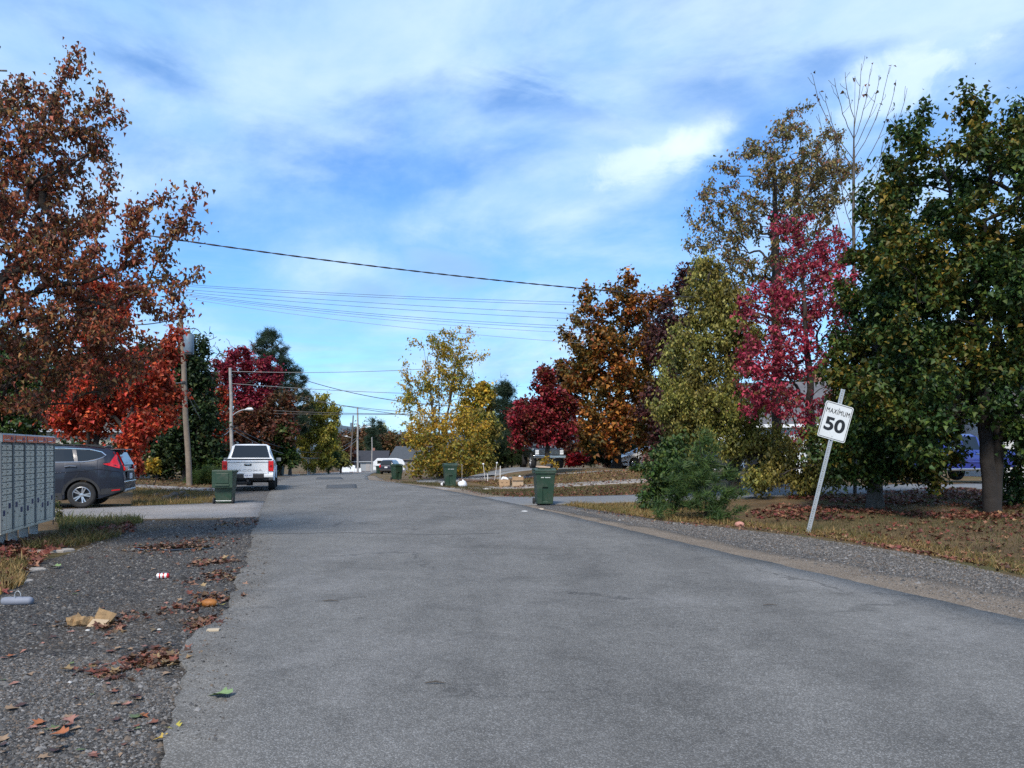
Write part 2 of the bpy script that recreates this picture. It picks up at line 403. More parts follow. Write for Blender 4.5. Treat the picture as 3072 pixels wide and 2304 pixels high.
# long crack across the street
ck = resample([G(800, 1609), G(1050, 1606), G(1300, 1613), G(1500, 1607)], 60); ck[:, 1] += rough(60, .03, 9, 2)
sheet('road_crack', ck, ck + np.array([0, .035]), .049, mat('crack_tar', (.03, .03, .032), .7), 1, .01, 'thin dark crack across the asphalt')

ys2 = np.arange(-6, 18.2, .2)
ap_out = np.interp(ys2, [-6, 3, 6, 9, 12.5, 15.2, 17.2, 18.2], [-9, -8.5, -7.6, -6.35, -6.75, -6.9, -6.6, -6.6]) + rough(len(ys2), .06, 5, 3)
sheet('gravel_apron', np.stack([ap_out, ys2], -1), np.stack([xl(ys2) + .5, ys2], -1), .014, M_APRON, 14, .1, 'dark gravel pull-off beside the street')
ys3 = np.arange(22.4, 72, .4)
sheet('left_shoulder', np.stack([xl(ys3) - np.interp(ys3, [22, 26, 34, 50, 72], [1.7, 2.3, 2.6, 1.6, 1.0]) + rough(len(ys3), .06, 6, 3), ys3], -1), np.stack([xl(ys3) + .5, ys3], -1), .016, M_GRAVEL, 6, .1, 'gravel shoulder under the white pickup')
ys4 = np.arange(-6, 22.0, .2)
g_w = np.interp(ys4, [-6, 6, 9.2, 13.9, 16.5, 19.6, 22], [2.3, 2.2, 2.25, 2.75, 1.75, 1.6, 1.5])
sheet('right_gravel_shoulder', np.stack([xr(ys4) - .5, ys4], -1), np.stack([xr(ys4) + g_w + rough(len(ys4), .05, 7, 3), ys4], -1), .014, M_GRAVEL, 8, .1, 'grey gravel shoulder beside the speed sign')
s_w = np.interp(ys4, [-6, 5, 8, 12, 15, 18, 22], [1.0, 1.05, 1.05, .85, .7, .5, .4])
sheet('sandy_edge', np.stack([xr(ys4) - .4, ys4], -1), np.stack([xr(ys4) + s_w + rough(len(ys4), .16, 8, 3), ys4], -1), .022, M_SAND, 4, .1, 'tan sandy strip along the asphalt edge')
ys5 = np.arange(26, 75, .5)
sheet('right_sandy_shoulder', np.stack([xr(ys5) - .5, ys5], -1), np.stack([xr(ys5) + np.interp(ys5, [26, 34, 48, 75], [1.3, 1.5, 1.0, .8]) + rough(len(ys5), .08, 12, 3), ys5], -1), .016, M_SAND, 4, .1, 'sandy shoulder past the driveways')
# driveways
def drive(name, near, far, off, m, label, n=40, amp=.04):
    A = resample([G(*p) if len(p) == 2 else p for p in near], n); B = resample([G(*p) if len(p) == 2 else p for p in far], n)
    A[:, 1] += rough(n, amp, n + len(label), 2); B[:, 1] += rough(n, amp, n + 3, 2)
    sheet(name, A, B, off, m, 8, .12, label)
drive('left_driveway', [(800, 1553), (600, 1555), (400, 1558), (200, 1560), (-17, 15.6, 0), (-26, 13, 0)], [(795, 1506), (640, 1511), (400, 1520), (-11.5, 20.6, 0), (-18, 19.4, 0), (-27, 17, 0)], .020, M_DRIVE, 'pale gravel driveway under the grey car')
drive('left_far_driveway', [(700, 1476), (600, 1473), (480, 1468), (380, 1457), (-22, 27.5, 0)], [(720, 1464), (600, 1464), (480, 1458), (380, 1449), (-22, 29.5, 0)], .018, M_DRIVE, 'narrow pale driveway beyond the ditch')
drive('right_near_driveway', [(1500, 1518), (1660, 1514), (2060, 1502), (2560, 1483), (2900, 1478), (21, 28.5, 0)], [(1440, 1492), (1660, 1492), (2060, 1481), (2560, 1459), (2900, 1452), (23, 32.8, 0)], .024, M_DRIVE2, 'grey paved driveway behind the near green bin')
drive('right_middle_driveway', [(1330, 1470), (1500, 1467), (1700, 1460), (1990, 1448), (2300, 1436)], [(1300, 1462), (1500, 1458), (1700, 1451), (1990, 1438), (2300, 1425)], .022, M_DRIVE, 'narrow pale driveway across the lawn')
drive('right_far_driveway', [(1250, 1448), (1400, 1442), (1600, 1432), (1760, 1419), (2000, 1412)], [(1250, 1443), (1400, 1434), (1600, 1420), (1760, 1406), (2000, 1399)], .06, M_DRIVE2, 'gravel drive climbing to the white car')
drive('cross_street', [(900, 1427), (780, 1428), (600, 1430)], [(900, 1424), (780, 1423), (600, 1424)], .018, M_DRIVE, 'side drive beyond the white pickup', 12)

# far hill ridge
hv = []; hn = 60
for i in range(hn + 1):
    x = -3200 + i * 6400 / hn
    h = 95 + 22 * math.sin(i * .35 + 1) + 12 * math.sin(i * .9) + random.uniform(-3, 3)
    hv += [(x, 2700, -10), (x, 3000, h), (x, 3500, h * .8), (x, 4100, -10)]
hf = [(i * 4 + j, i * 4 + j + 4, i * 4 + j + 5, i * 4 + j + 1) for i in range(hn) for j in range(3)]
hm = bpy.data.meshes.new('hills'); hm.from_pydata(hv, [], hf); hm.materials.append(mat('far_forest_haze', (.060, .085, .105), 1, 0, .3, .02)); hm.update()  # distance haze put into the colour: green forest painted bluish
structure(link('hills', hm), 'low wooded ridge on the horizon')

# ------------------------------------------------------------------ leaves and trees
def tmpl(kind):
    if kind == 'maple':
        h = [(0, -.02), (.20, -.08), (.44, .10), (.30, .24), (.56, .50), (.24, .50), (.13, .60), (0, 1.0)]
    elif kind == 'maple5':
        h = [(0, 0), (.36, .04), (.26, .24), (.52, .52), (.15, .55), (0, 1.0)]
    elif kind == 'maple4':
        h = [(0, 0), (.44, .12), (.22, .36), (.38, .62), (0, 1.0)]
    elif kind == 'maple3':
        h = [(0, 0), (.42, .22), (.24, .55), (0, 1.0)]
    elif kind == 'oval':
        h = [(0, 0), (.30, .38), (0, 1.0)]
    elif kind == 'long':
        h = [(0, 0), (.16, .4), (0, 1.0)]
    elif kind == 'tuft':
        V = []; F = []
        for i in range(5):
            a = i * 2.4; s = .15 + .75 * (i / 5); c = math.cos(a), math.sin(a)
            V += [(c[0] * .0 - c[1] * .03, 0, c[1] * 0 + c[0] * .03), (c[1] * .03, 0.03, -c[0] * .03), (c[0] * s, 1 - .55 * s, c[1] * s)]; F.append((3 * i, 3 * i + 1, 3 * i + 2))
        return np.array(V, float), [np.array(F)]
    k = len(h); V = [(x, y, .35 * x * x + .25 * x) for x, y in h]; V += [(-x, y, .35 * x * x + .25 * x) for x, y in h[1:-1]]
    right = list(range(k)); left = [k - 1] + [k + i for i in reversed(range(k - 2))] + [0]
    V = np.array(V, float); V[:, 2] -= .22 * V[:, 1] ** 2
    return V, [np.array([right]), np.array([left])]
TM = {k: tmpl(k) for k in ('maple', 'maple5', 'maple4', 'maple3', 'oval', 'long', 'tuft')}
def frames(n, droop, flat, rng, out=None):
    """leaf axes: Y along the leaf, Z the normal"""
    a = rng.uniform(0, 2 * np.pi, n)
    y = np.stack([np.cos(a), np.sin(a), rng.normal(-droop, .5, n)], -1)
    if out is not None: y += out
    y /= np.linalg.norm(y, axis=1, keepdims=True)
    z = rng.normal(0, 1, (n, 3)); z[:, 2] = np.abs(z[:, 2]) + flat
    z -= y * (z * y).sum(1, keepdims=True); z /= np.linalg.norm(z, axis=1, keepdims=True)
    x = np.cross(y, z); return np.stack([x, y, z], -1)
def leaves_mesh(name, pos, kind, size, m, rng, droop=.5, flat=.6, curl=1.0, out=None, sv=.3):
    V, FS = TM[kind]; V = V.copy(); V[:, 2] *= curl; n = len(pos)
    Rm = frames(n, droop, flat, rng, out); s = size * rng.uniform(1 - sv, 1 + sv, n)
    W = np.einsum('nij,kj->nki', Rm, V) * s[:, None, None] + np.asarray(pos)[:, None, :]
    k = len(V); off = (np.arange(n) * k)[:, None, None]
    FF = [(f[None] + off).reshape(-1, f.shape[1]) for f in FS]
    return mesh_np(name, W.reshape(-1, 3), FF, m)

def bark(name, col, ring=0):
    return mat(name, col, .95, 0, .4, 5, .9, 28)
BARK = bark('bark_grey', (.085, .072, .06)); BARK_D = bark('bark_dark', (.04, .033, .028)); BARK_L = bark('bark_pale', (.2, .19, .175)); BARK_K = bark('bark_black', (.022, .018, .016)); BARK_W = bark('bark_birch', (.5, .48, .44))

def B(px, py, D, rx, ry, rd=None, dd=0):
    c = P(px, py, D + dd); k = (D + dd) / FPX
    return (np.array(c), np.array([rx * k, rd if rd else rx * k * .85, ry * k]))

def skeleton(stems, targets, rng, step, sag, up, jitter):
    pos = []; par = []
    stemset = []
    for st in stems:
        prev = -1
        for p in st:
            pos.append(p); par.append(prev); prev = len(pos) - 1; stemset.append(prev)
    pos = list(map(np.asarray, pos)); nb = len(pos)
    A = np.zeros((nb + len(targets) * 40, 3)); A[:nb] = pos; par = list(par)
    low = np.full(len(A), 1e9)
    c = np.mean(A[:nb], 0)
    order = np.argsort([np.min(np.linalg.norm(A[:nb] - t, axis=1)) * rng.uniform(.8, 1.2) for t in targets])
    n = nb; skip = max(2, int(nb * .12 / max(1, len(stems))))
    pen = np.zeros(len(A))
    for si in range(nb):
        pass
    base_z = A[:nb, 2].min(); topz = A[:nb, 2].max()
    minz = base_z + up * (topz - base_z)
    pen[:nb] = np.where(A[:nb, 2] < minz, 50, 0)
    ends = []
    for ti in order:
        t = targets[ti]; d = A[:n] - t
        cost = np.linalg.norm(d, axis=1) + .9 * np.maximum(0, d[:, 2] + .35 * np.linalg.norm(d[:, :2], axis=1)) + pen[:n]
        j = int(np.argmin(cost)); p = A[j]; L = np.linalg.norm(t - p); k = min(12, max(2, int(L / step)))
        ctrl = (p + t) / 2 + np.array([0, 0, sag * L]) + rng.normal(0, jitter * L, 3)
        prev = j
        for i in range(1, k + 1):
            u = i / k; q = (1 - u) ** 2 * p + 2 * u * (1 - u) * ctrl + u * u * t
            if n >= len(A): break
            A[n] = q; par.append(prev); prev = n; n += 1
        ends.append(prev)
    return A[:n], np.array(par), nb, ends

def tree_mesh(A, par, nb, rmax, rtip, expo, rng, bark_m, name, sides=5, taper_r=None, base=None):
    n = len(A); cnt = np.zeros(n); isleaf = np.ones(n, bool); isleaf[par[par >= 0]] = False
    cnt[isleaf] = 1
    for i in range(n - 1, -1, -1):
        if par[i] >= 0: cnt[par[i]] += cnt[i]
    big = cnt.max(); rad = np.clip(rmax * (cnt / big) ** expo, rtip, None)
    if base is not None:
        rad[:nb] = np.maximum(rad[:nb], rad[:nb] * (1 + .45 * np.exp(-(A[:nb, 2] - base) / .35)))
    main = {}
    for i in range(n):
        p = par[i]
        if p >= 0 and (p not in main or cnt[i] > cnt[main[p]]): main[p] = i
    E = np.array([i for i in range(n) if par[i] >= 0]); p = par[E]
    d = A[E] - A[p]; L = np.linalg.norm(d, axis=1, keepdims=True); d = d / np.maximum(L, 1e-6)
    dirn = np.zeros((n, 3)); dirn[E] = d; dirn[par < 0] = (0, 0, 1)
    cont = np.array([main[pp] == e for pp, e in zip(p, E)])
    d0 = np.where(cont[:, None], dirn[p], d); r0 = np.where(cont, rad[p], np.minimum(rad[p], rad[E] * 1.25))
    def ring(c, dr, r, k):
        up = np.tile(np.array([.31, .95, .05]), (len(c), 1)); u = np.cross(dr, up); u /= np.maximum(np.linalg.norm(u, axis=1, keepdims=True), 1e-6); v = np.cross(dr, u)
        a = np.arange(k) * 2 * np.pi / k
        return c[:, None] + r[:, None, None] * (u[:, None] * np.cos(a)[None, :, None] + v[:, None] * np.sin(a)[None, :, None])
    Vs, Fs, b = [], [], 0
    thick = rad[E] > max(.03, rtip * 2.5)
    for sel, k in ((thick, 8), (~thick, 3)):
        if not sel.any(): continue
        r_a = ring(A[p][sel], d0[sel], r0[sel], k); r_b = ring(A[E][sel], d[sel], rad[E][sel], k)
        V = np.concatenate([r_a, r_b], 1); m = len(V); o = (np.arange(m) * 2 * k)[:, None] + b
        for i in range(k):
            j = (i + 1) % k; Fs.append(np.concatenate([o + i, o + j, o + k + j, o + k + i], 1))
        Vs.append(V.reshape(-1, 3)); b += m * 2 * k
    me = mesh_np(name, np.concatenate(Vs), Fs, bark_m)
    return me, E, cnt, rad

def tree(name, label, cat, base, blobs, nt, leaf, lm, bark_m=BARK, r=.14, rtip=.008, top=.75, stems=1, group=None, up=.3, sag=.08, step=.35,
         spread=.16, droop=.6, flat=.6, lk=3, seed=1, shell=.42, expo=.5, curl=1.0, lean=(0, 0), extra=None, weights=None, jit=.08, sfan=.5, trunkname='trunk', crownname='crown', sv=.5):
    rng = np.random.default_rng(seed)
    base = np.array(base, float); base[2] -= .06
    cs = np.array([b[0] for b in blobs]); rs = np.array([b[1] for b in blobs])
    wgt = np.prod(rs, 1) ** .75 if weights is None else np.array(weights, float); wgt /= wgt.sum()
    ch = rng.choice(len(blobs), nt, p=wgt)
    u = rng.normal(0, 1, (nt, 3)); u /= np.linalg.norm(u, axis=1, keepdims=True); rr = rng.uniform(0, 1, nt) ** shell
    tg = cs[ch] + u * rr[:, None] * rs[ch]
    tg[:, 2] = np.maximum(tg[:, 2], base[2] + .15)
    if extra is not None: tg = np.concatenate([tg, np.array(extra)])
    ctr = (cs * wgt[:, None]).sum(0); ztop = (cs[:, 2] + rs[:, 2]).max()
    st = []
    for s in range(stems):
        a = 2 * np.pi * s / max(1, stems) + rng.uniform(0, 1)
        o = np.array([math.cos(a), math.sin(a), 0]) * (0 if stems == 1 else .14)
        tp = np.array([ctr[0] + lean[0], ctr[1] + lean[1], base[2] + top * (ztop - base[2])])
        if stems > 1: tp[:2] = base[:2] * .4 + tp[:2] * .6 + o[:2] / .14 * sfan * rng.uniform(.5, 1.2); tp[2] *= rng.uniform(.75, 1)
        k = max(4, int((tp[2] - base[2]) / step)); line = []
        for i in range(k + 1):
            f = i / k; q = (base + o) * (1 - f) + tp * f; bend = math.sin(f * math.pi)
            q[0] += bend * rng.normal(0, .03 * step + .01) + bend * .0; q[1] += bend * rng.normal(0, .03)
            # keep the lower trunk upright
            q[:2] = (base + o * min(1, f * 6))[:2] * (1 - f ** 1.5) + tp[:2] * f ** 1.5 + rng.normal(0, .025, 2) * bend
            line.append(q)
        st.append(line)
    A, par, nb, ends = skeleton(st, tg, rng, step, sag, up, jit)
    root = thing(name, label, cat, tuple(base), 0, group)
    me, E, cnt, rad = tree_mesh(A - base, par, nb, r / math.sqrt(stems), rtip, expo, rng, bark_m, trunkname, base=0)
    for p_ in me.polygons: p_.use_smooth = True
    link(trunkname, me, root)
    if leaf:
        kind, size, count = leaf
        tw = E[(cnt[E] <= lk) & (E >= nb)]
        Ls = np.linalg.norm(A[tw] - A[par[tw]], axis=1); pick = rng.choice(len(tw), count, p=Ls / Ls.sum())
        f = rng.uniform(0, 1, count)[:, None]
        pos = A[par[tw]][pick] * (1 - f) + A[tw][pick] * f + rng.normal(0, 1, (count, 3)) * spread * rng.uniform(.2, 1, (count, 1))
        pos[:, 2] = np.maximum(pos[:, 2], T(pos[:, 0], pos[:, 1]) + .02)
        c = leaves_mesh(crownname, pos - base, kind, size, lm, rng, droop, flat, curl, None, sv)
        link(crownname, c, root)
    return root

# --- leaf palettes
L_BROWN = leaf_mat('leaves_rust_brown', [(0.143, 0.0516, 0.0259), (0.243, 0.0774, 0.0332), (0.108, 0.0448, 0.0259), (0.345, 0.129, 0.0407), (0.187, 0.0863, 0.0554), (0.405, 0.103, 0.0554), (0.143, 0.103, 0.037), (0.433, 0.223, 0.0832), (0.072, 0.0603, 0.0332)],
                   [(0.316, 0.0863, 0.037), (0.433, 0.103, 0.0462), (0.201, 0.0603, 0.037), (0.287, 0.154, 0.0554), (0.13, 0.0603, 0.037)], .7, .25)
L_ORANGE = leaf_mat('leaves_orange_red', [(0.551, 0.0594, 0.03), (0.656, 0.092, 0.0336), (0.394, 0.0432, 0.0264), (0.722, 0.141, 0.042), (0.289, 0.0432, 0.024), (0.59, 0.054, 0.042), (0.21, 0.054, 0.024)],
                    [(0.263, 0.0378, 0.024), (0.367, 0.054, 0.0264), (0.184, 0.0486, 0.0216), (0.499, 0.0968, 0.036)], .5, .35)
L_RED = leaf_mat('leaves_crimson', [(0.436, 0.0356, 0.0814), (0.546, 0.0554, 0.111), (0.315, 0.0276, 0.0611), (0.607, 0.099, 0.132), (0.231, 0.0276, 0.0489), (0.364, 0.0792, 0.0814), (0.486, 0.0396, 0.102)], [(0.268, 0.0396, 0.0611), (0.364, 0.0692, 0.102), (0.182, 0.099, 0.0407), (0.486, 0.0594, 0.102)], .6, .35)
L_BURG = leaf_mat('leaves_burgundy', [(0.24, 0.013, 0.0286), (0.336, 0.0182, 0.039), (0.144, 0.013, 0.0208), (0.408, 0.0325, 0.0455), (0.108, 0.0156, 0.0182), (0.216, 0.039, 0.026)], [(0.144, 0.026, 0.0182), (0.18, 0.065, 0.0195), (0.084, 0.0195, 0.0156), (0.24, 0.026, 0.026)], .8, .25)
L_GOLDUN = leaf_mat('leaves_gold_green', [(.32, .24, .03), (.22, .20, .03), (.40, .25, .03), (.15, .17, .03), (.28, .16, .025)], None, 1, .35)
L_DGREEN = leaf_mat('leaves_dark_green', [(0.031, 0.0699, 0.0152), (0.0423, 0.0914, 0.0174), (0.0227, 0.0532, 0.013), (0.0634, 0.108, 0.0195), (0.0846, 0.124, 0.0195), (0.0367, 0.083, 0.0217), (0.0183, 0.0431, 0.013)],
                    [(0.0705, 0.103, 0.0152), (0.141, 0.141, 0.0195), (0.227, 0.148, 0.0174), (0.0423, 0.083, 0.0152), (0.099, 0.083, 0.0152), (0.0494, 0.083, 0.0162)], .55, .25)
L_OLIVE = leaf_mat('leaves_olive', [(0.194, 0.204, 0.036), (0.267, 0.258, 0.048), (0.127, 0.143, 0.0288), (0.327, 0.302, 0.066), (0.149, 0.136, 0.0264), (0.372, 0.333, 0.096), (0.0891, 0.106, 0.024)], [(0.208, 0.181, 0.036), (0.133, 0.113, 0.0264), (0.297, 0.227, 0.048), (0.0891, 0.0907, 0.024)], .5, .3)
L_BIRCHTOP = leaf_mat('leaves_thin_brown_olive', [(0.175, 0.147, 0.0467), (0.253, 0.199, 0.0628), (0.111, 0.095, 0.0394), (0.316, 0.208, 0.0718), (0.079, 0.0778, 0.0359), (0.284, 0.122, 0.0718), (0.206, 0.208, 0.0718)], None, 1, .3)
L_AMBER = leaf_mat('leaves_amber_green', [(0.302, 0.099, 0.0194), (0.403, 0.132, 0.0216), (0.185, 0.0662, 0.0162), (0.504, 0.199, 0.0324), (0.134, 0.0728, 0.0173), (0.336, 0.0794, 0.0216), (0.101, 0.0794, 0.0173)],
                   [(0.118, 0.086, 0.0173), (0.185, 0.099, 0.0194), (0.0756, 0.0728, 0.0162), (0.302, 0.132, 0.0216), (0.101, 0.0662, 0.0151)], .45, .28)
L_YELLOW = leaf_mat('leaves_golden', [(0.625, 0.362, 0.0275), (0.525, 0.275, 0.0242), (0.688, 0.45, 0.0495), (0.425, 0.3, 0.033), (0.375, 0.188, 0.022), (0.55, 0.413, 0.077), (0.275, 0.237, 0.033)], [(0.225, 0.237, 0.033), (0.375, 0.3, 0.033), (0.15, 0.175, 0.0275), (0.525, 0.312, 0.033)], .4, .35)
L_YGREEN = leaf_mat('leaves_yellow_green', [(0.24, 0.231, 0.0286), (0.324, 0.288, 0.033), (0.18, 0.188, 0.0286), (0.384, 0.325, 0.0495), (0.144, 0.15, 0.0275), (0.3, 0.225, 0.033)], None, 1, .3)
L_MAGENTA = leaf_mat('leaves_plum_red', [(0.287, 0.0208, 0.054), (0.368, 0.0286, 0.066), (0.196, 0.0156, 0.036), (0.414, 0.052, 0.072), (0.161, 0.0156, 0.03), (0.253, 0.039, 0.036)], [(0.184, 0.0156, 0.036), (0.253, 0.039, 0.036), (0.322, 0.026, 0.06)], .3, .3)
L_RUSTDK = leaf_mat('leaves_dark_russet', [(.12, .032, .018), (.16, .045, .02), (.08, .025, .015), (.20, .055, .022), (.06, .03, .016), (.10, .05, .02)], [(.07, .05, .018), (.05, .035, .016), (.12, .06, .02)], .3, .25)
L_PINE = leaf_mat('needles_dark', [(.016, .038, .020), (.024, .050, .024), (.012, .028, .016), (.035, .058, .024)], None, 1, .12)
L_PINEY = leaf_mat('needles_young', [(0.042, 0.0875, 0.0225), (0.06, 0.112, 0.027), (0.03, 0.0625, 0.018), (0.0825, 0.125, 0.0255)], None, 1, .2)
L_MGREEN = leaf_mat('leaves_mid_green', [(0.0517, 0.102, 0.02), (0.069, 0.126, 0.024), (0.0345, 0.0744, 0.018), (0.0978, 0.138, 0.026), (0.0253, 0.054, 0.014)], [(0.0345, 0.072, 0.02), (0.103, 0.12, 0.024), (0.023, 0.048, 0.014)], .6, .3)
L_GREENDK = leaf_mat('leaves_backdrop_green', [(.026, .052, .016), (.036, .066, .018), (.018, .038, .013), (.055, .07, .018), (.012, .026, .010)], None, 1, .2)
L_PINK = leaf_mat('leaves_dusky_pink', [(.16, .07, .065), (.22, .10, .08), (.11, .05, .045), (.25, .14, .10)], None, 1, .3)
L_BRIGHTRED = leaf_mat('leaves_bright_red', [(.42, .015, .02), (.52, .025, .03), (.30, .012, .02), (.22, .02, .02)], None, 1, .3)
L_MIX = leaf_mat('leaves_far_mix', [(.10, .06, .022), (.14, .06, .024), (.08, .07, .022), (.17, .085, .03), (.06, .055, .02), (.20, .07, .03)], [(.05, .06, .02), (.08, .085, .026), (.13, .10, .03)], .12, .2)

# ---- LEFT SIDE
# big maple whose trunk stands out of frame; boughs reach across the upper left
T9 = tree('maple_tree', 'big rust-brown maple with curled hanging leaves arching over the mailboxes', 'tree', (-10.9, 11.2, float(T(-10.9, 11.2))),
     [B(60, 520, 11.2, 210, 260, 1.6), B(-50, 800, 11.2, 330, 260, 1.8), B(170, 850, 11.2, 260, 220, 1.5), B(330, 780, 11.4, 190, 190, .9), B(200, 1060, 11.6, 260, 150, 1.4), B(-150, 1080, 11.2, 300, 180, 1.6),
      B(-300, 500, 11.2, 350, 350, 2.2), B(70, 300, 11.2, 110, 110, 1.0), B(440, 980, 11.6, 90, 110, .6), B(150, 440, 11.2, 170, 130, 1.2), B(70, 1190, 11.6, 170, 90, 1.2)],
     800, ('maple3', .055, 42000), L_BROWN, BARK_D, .17, .005, .62, 1, None, .28, .02, .3, .11, 1.1, .1, 3, 5, .55, .55, 2.0,
     extra=[P(*q) for q in [(250, 150, 11.2), (300, 260, 11), (370, 335, 11), (260, 200, 11.2), (330, 490, 11), (350, 545, 11.2), (520, 575, 10.8), (600, 560, 10.6), (560, 640, 10.7), (470, 600, 10.8), (610, 680, 10.8), (540, 690, 10.8), (480, 760, 11),
                               (520, 790, 11.2), (600, 820, 10.6), (540, 850, 10.8), (480, 850, 11), (560, 935, 11), (530, 960, 11), (220, 170, 11.2), (300, 340, 11.1), (280, 400, 11), (420, 640, 11), (440, 700, 11), (570, 605, 10.6), (500, 640, 10.7), (190, 215, 11.1), (330, 300, 11.1), (240, 280, 11.2)]], lean=(.6, .2), jit=.05)
# bare branch tip at the very edge of the picture
tree('bare_tree', 'bare grey branches poking up at the upper left corner', 'tree', (-12.5, 15, float(T(-12.5, 15))), [B(-20, 200, 15, 60, 110, .5), B(-300, 500, 15, 150, 200, .8)], 40, None, None, BARK_L, .1, .006, .9, 1, None, .5, .02, .3, seed=8)
tree('maple_tree', 'vivid orange-red maple behind the grey car', 'tree', GX(255, 26),
     [B(330, 1190, 26, 150, 110), B(430, 1130, 25, 90, 90), B(220, 1250, 26, 80, 70), B(450, 1275, 25, 80, 55), B(300, 960, 26, 90, 110), B(520, 1000, 25.5, 30, 25), B(500, 1060, 25.5, 45, 30), B(500, 1180, 25, 45, 25), B(400, 1320, 25, 60, 30), B(300, 860, 26, 60, 60), B(540, 1222, 25, 25, 12)],
     400, ('maple3', .12, 22000), L_ORANGE, BARK_D, .16, .008, .72, 3, None, .3, .04, .4, .2, .5, 1.0, 3, 12)
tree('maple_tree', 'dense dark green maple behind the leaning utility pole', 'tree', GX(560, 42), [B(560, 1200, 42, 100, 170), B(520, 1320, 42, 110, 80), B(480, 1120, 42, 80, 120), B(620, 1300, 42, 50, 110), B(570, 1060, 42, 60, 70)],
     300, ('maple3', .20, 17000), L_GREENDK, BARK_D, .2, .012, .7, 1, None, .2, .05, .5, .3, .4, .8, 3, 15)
tree('bare_tree', 'leafless grey tree rising behind the transformer pole', 'tree', GX(590, 58), [B(600, 1060, 58, 55, 110), B(560, 1010, 58, 50, 70)], 120, None, None, BARK, .14, .012, .85, 1, None, .4, .12, .4, seed=17)
tree('oak_tree', 'tall russet and green tree mixed behind the first utility pole', 'tree', GX(470, 55), [B(480, 1180, 55, 130, 110), B(380, 1180, 55, 120, 130), B(590, 1150, 58, 60, 70)], 240, ('oval', .28, 11000), L_RUSTDK, BARK_D, .2, .014, .7, 1, None, .25, .05, .6, .35, .4, .6, 3, 19)
tree('maple_tree', 'green leafy tree at the left edge behind the mailboxes', 'tree', GX(40, 30), [B(40, 1250, 30, 130, 110), B(-40, 1130, 30, 150, 150), B(-80, 1290, 30, 160, 80)], 240, ('maple3', .15, 13000), L_DGREEN, BARK_D, .18, .01, .7, 1, None, .25, .05, .5, .3, .4, .7, 3, 21)
tree('maple_tree', 'plum-red maple standing before the tall pine', 'tree', GX(730, 78), [B(735, 1150, 78, 90, 95), B(690, 1110, 78, 60, 70), B(790, 1130, 78, 55, 70), B(740, 1230, 78, 85, 70), B(720, 1060, 78, 45, 30)],
     240, ('maple3', .26, 15000), L_MAGENTA, BARK_D, .25, .016, .75, 1, None, .3, .1, .7, .35, .2, .6, 3, 22)
tree('bare_tree', 'thin leafless tree showing above the plum-red maple', 'tree', GX(680, 86), [B(680, 1060, 86, 75, 45), B(760, 1050, 86, 60, 30)], 60, None, None, BARK, .16, .014, .85, 1, None, .4, .1, .5, seed=24)
tree('oak_tree', 'dark russet tree filling the space behind the white pickup', 'tree', GX(760, 74), [B(760, 1300, 74, 130, 80), B(650, 1280, 74, 70, 110), B(850, 1250, 76, 60, 90), B(720, 1370, 74, 110, 30)], 240, ('oval', .32, 15000), L_RUSTDK, BARK_D, .2, .014, .7, 2, None, .15, .05, .6, .4, .3, .6, 3, 25)
tree('maple_tree', 'small orange tree behind the street light pole', 'tree', GX(655, 66), [B(660, 1210, 66, 40, 70), B(640, 1320, 66, 50, 40)], 70, ('maple3', .3, 1800), L_ORANGE, BARK_D, .1, .01, .75, 1, None, .3, .05, .5, .3, .4, .6, 3, 26)
# white pine: layered shelves
layers = []
for i, (py, half, dx) in enumerate([(1000, 22, 0), (1020, 42, 0), (1045, 55, 8), (1075, 58, 14), (1110, 66, 30), (1130, 60, 55), (1160, 62, 62), (1190, 70, 55), (1225, 75, 50), (1255, 60, 70), (1290, 60, 50)]):
    layers += [B(805 + dx + k * half * .55, py + random.uniform(-6, 6) + abs(k) * 4, 88, half * .55, 13, 1.6, random.uniform(-1.5, 1.5)) for k in (-1, 0, 1)]
tree('pine_tree', 'tall dark white pine with tiered boughs beyond the plum-red maple', 'tree', GX(840, 88), layers, 420, ('tuft', .55, 9000), L_PINE, BARK_D, .3, .02, .97, 1, None, .25, -.03, .6, .28, -.4, .2, 2, 31, .5)
tree('birch_tree', 'yellow-green birch clump with white trunks at the bend', 'tree', GX(925, 92), [B(930, 1270, 92, 70, 80), B(960, 1220, 92, 55, 50), B(980, 1300, 92, 55, 80), B(905, 1330, 92, 60, 60), B(1000, 1250, 94, 30, 60), B(950, 1380, 92, 60, 30)],
     300, ('oval', .26, 19000), L_YGREEN, BARK_W, .2, .012, .8, 3, None, .25, .06, .6, .3, .9, .4, 3, 33)
tree('bare_tree', 'grey leafless tree right of the pine', 'tree', GX(870, 80), [B(880, 1230, 80, 60, 90)], 90, ('oval', .25, 700), L_MIX, BARK, .16, .014, .8, 1, None, .3, .1, .5, seed=35)
tree('leafy_bush', 'tall mid-green bush right of the white pickup', 'bush', GX(835, 74), [B(830, 1330, 74, 50, 50), B(850, 1300, 74, 32, 30), B(800, 1370, 74, 40, 40), B(870, 1370, 74, 40, 35)], 150, ('oval', .34, 5000), L_MGREEN, BARK_D, .12, .014, .7, 3, None, .1, .05, .5, .3, .3, .6, 3, 36)
tree('conifer_bush', 'dark green rounded bush below the birch clump', 'bush', GX(985, 98), [B(985, 1385, 98, 22, 26), B(1005, 1375, 98, 18, 26)], 70, ('tuft', .4, 2200), L_MGREEN, BARK_D, .1, .014, .7, 1, None, .05, 0, .4, .3, -.2, .3, 3, 37)
tree('leafy_bush', 'olive bush at the road bend before the far house', 'bush', GX(1022, 104), [B(1020, 1375, 104, 26, 26), B(1040, 1385, 104, 16, 18)], 60, ('oval', .34, 1700), L_OLIVE, BARK_D, .1, .014, .7, 1, None, .05, 0, .4, .3, .3, .6, 3, 38)
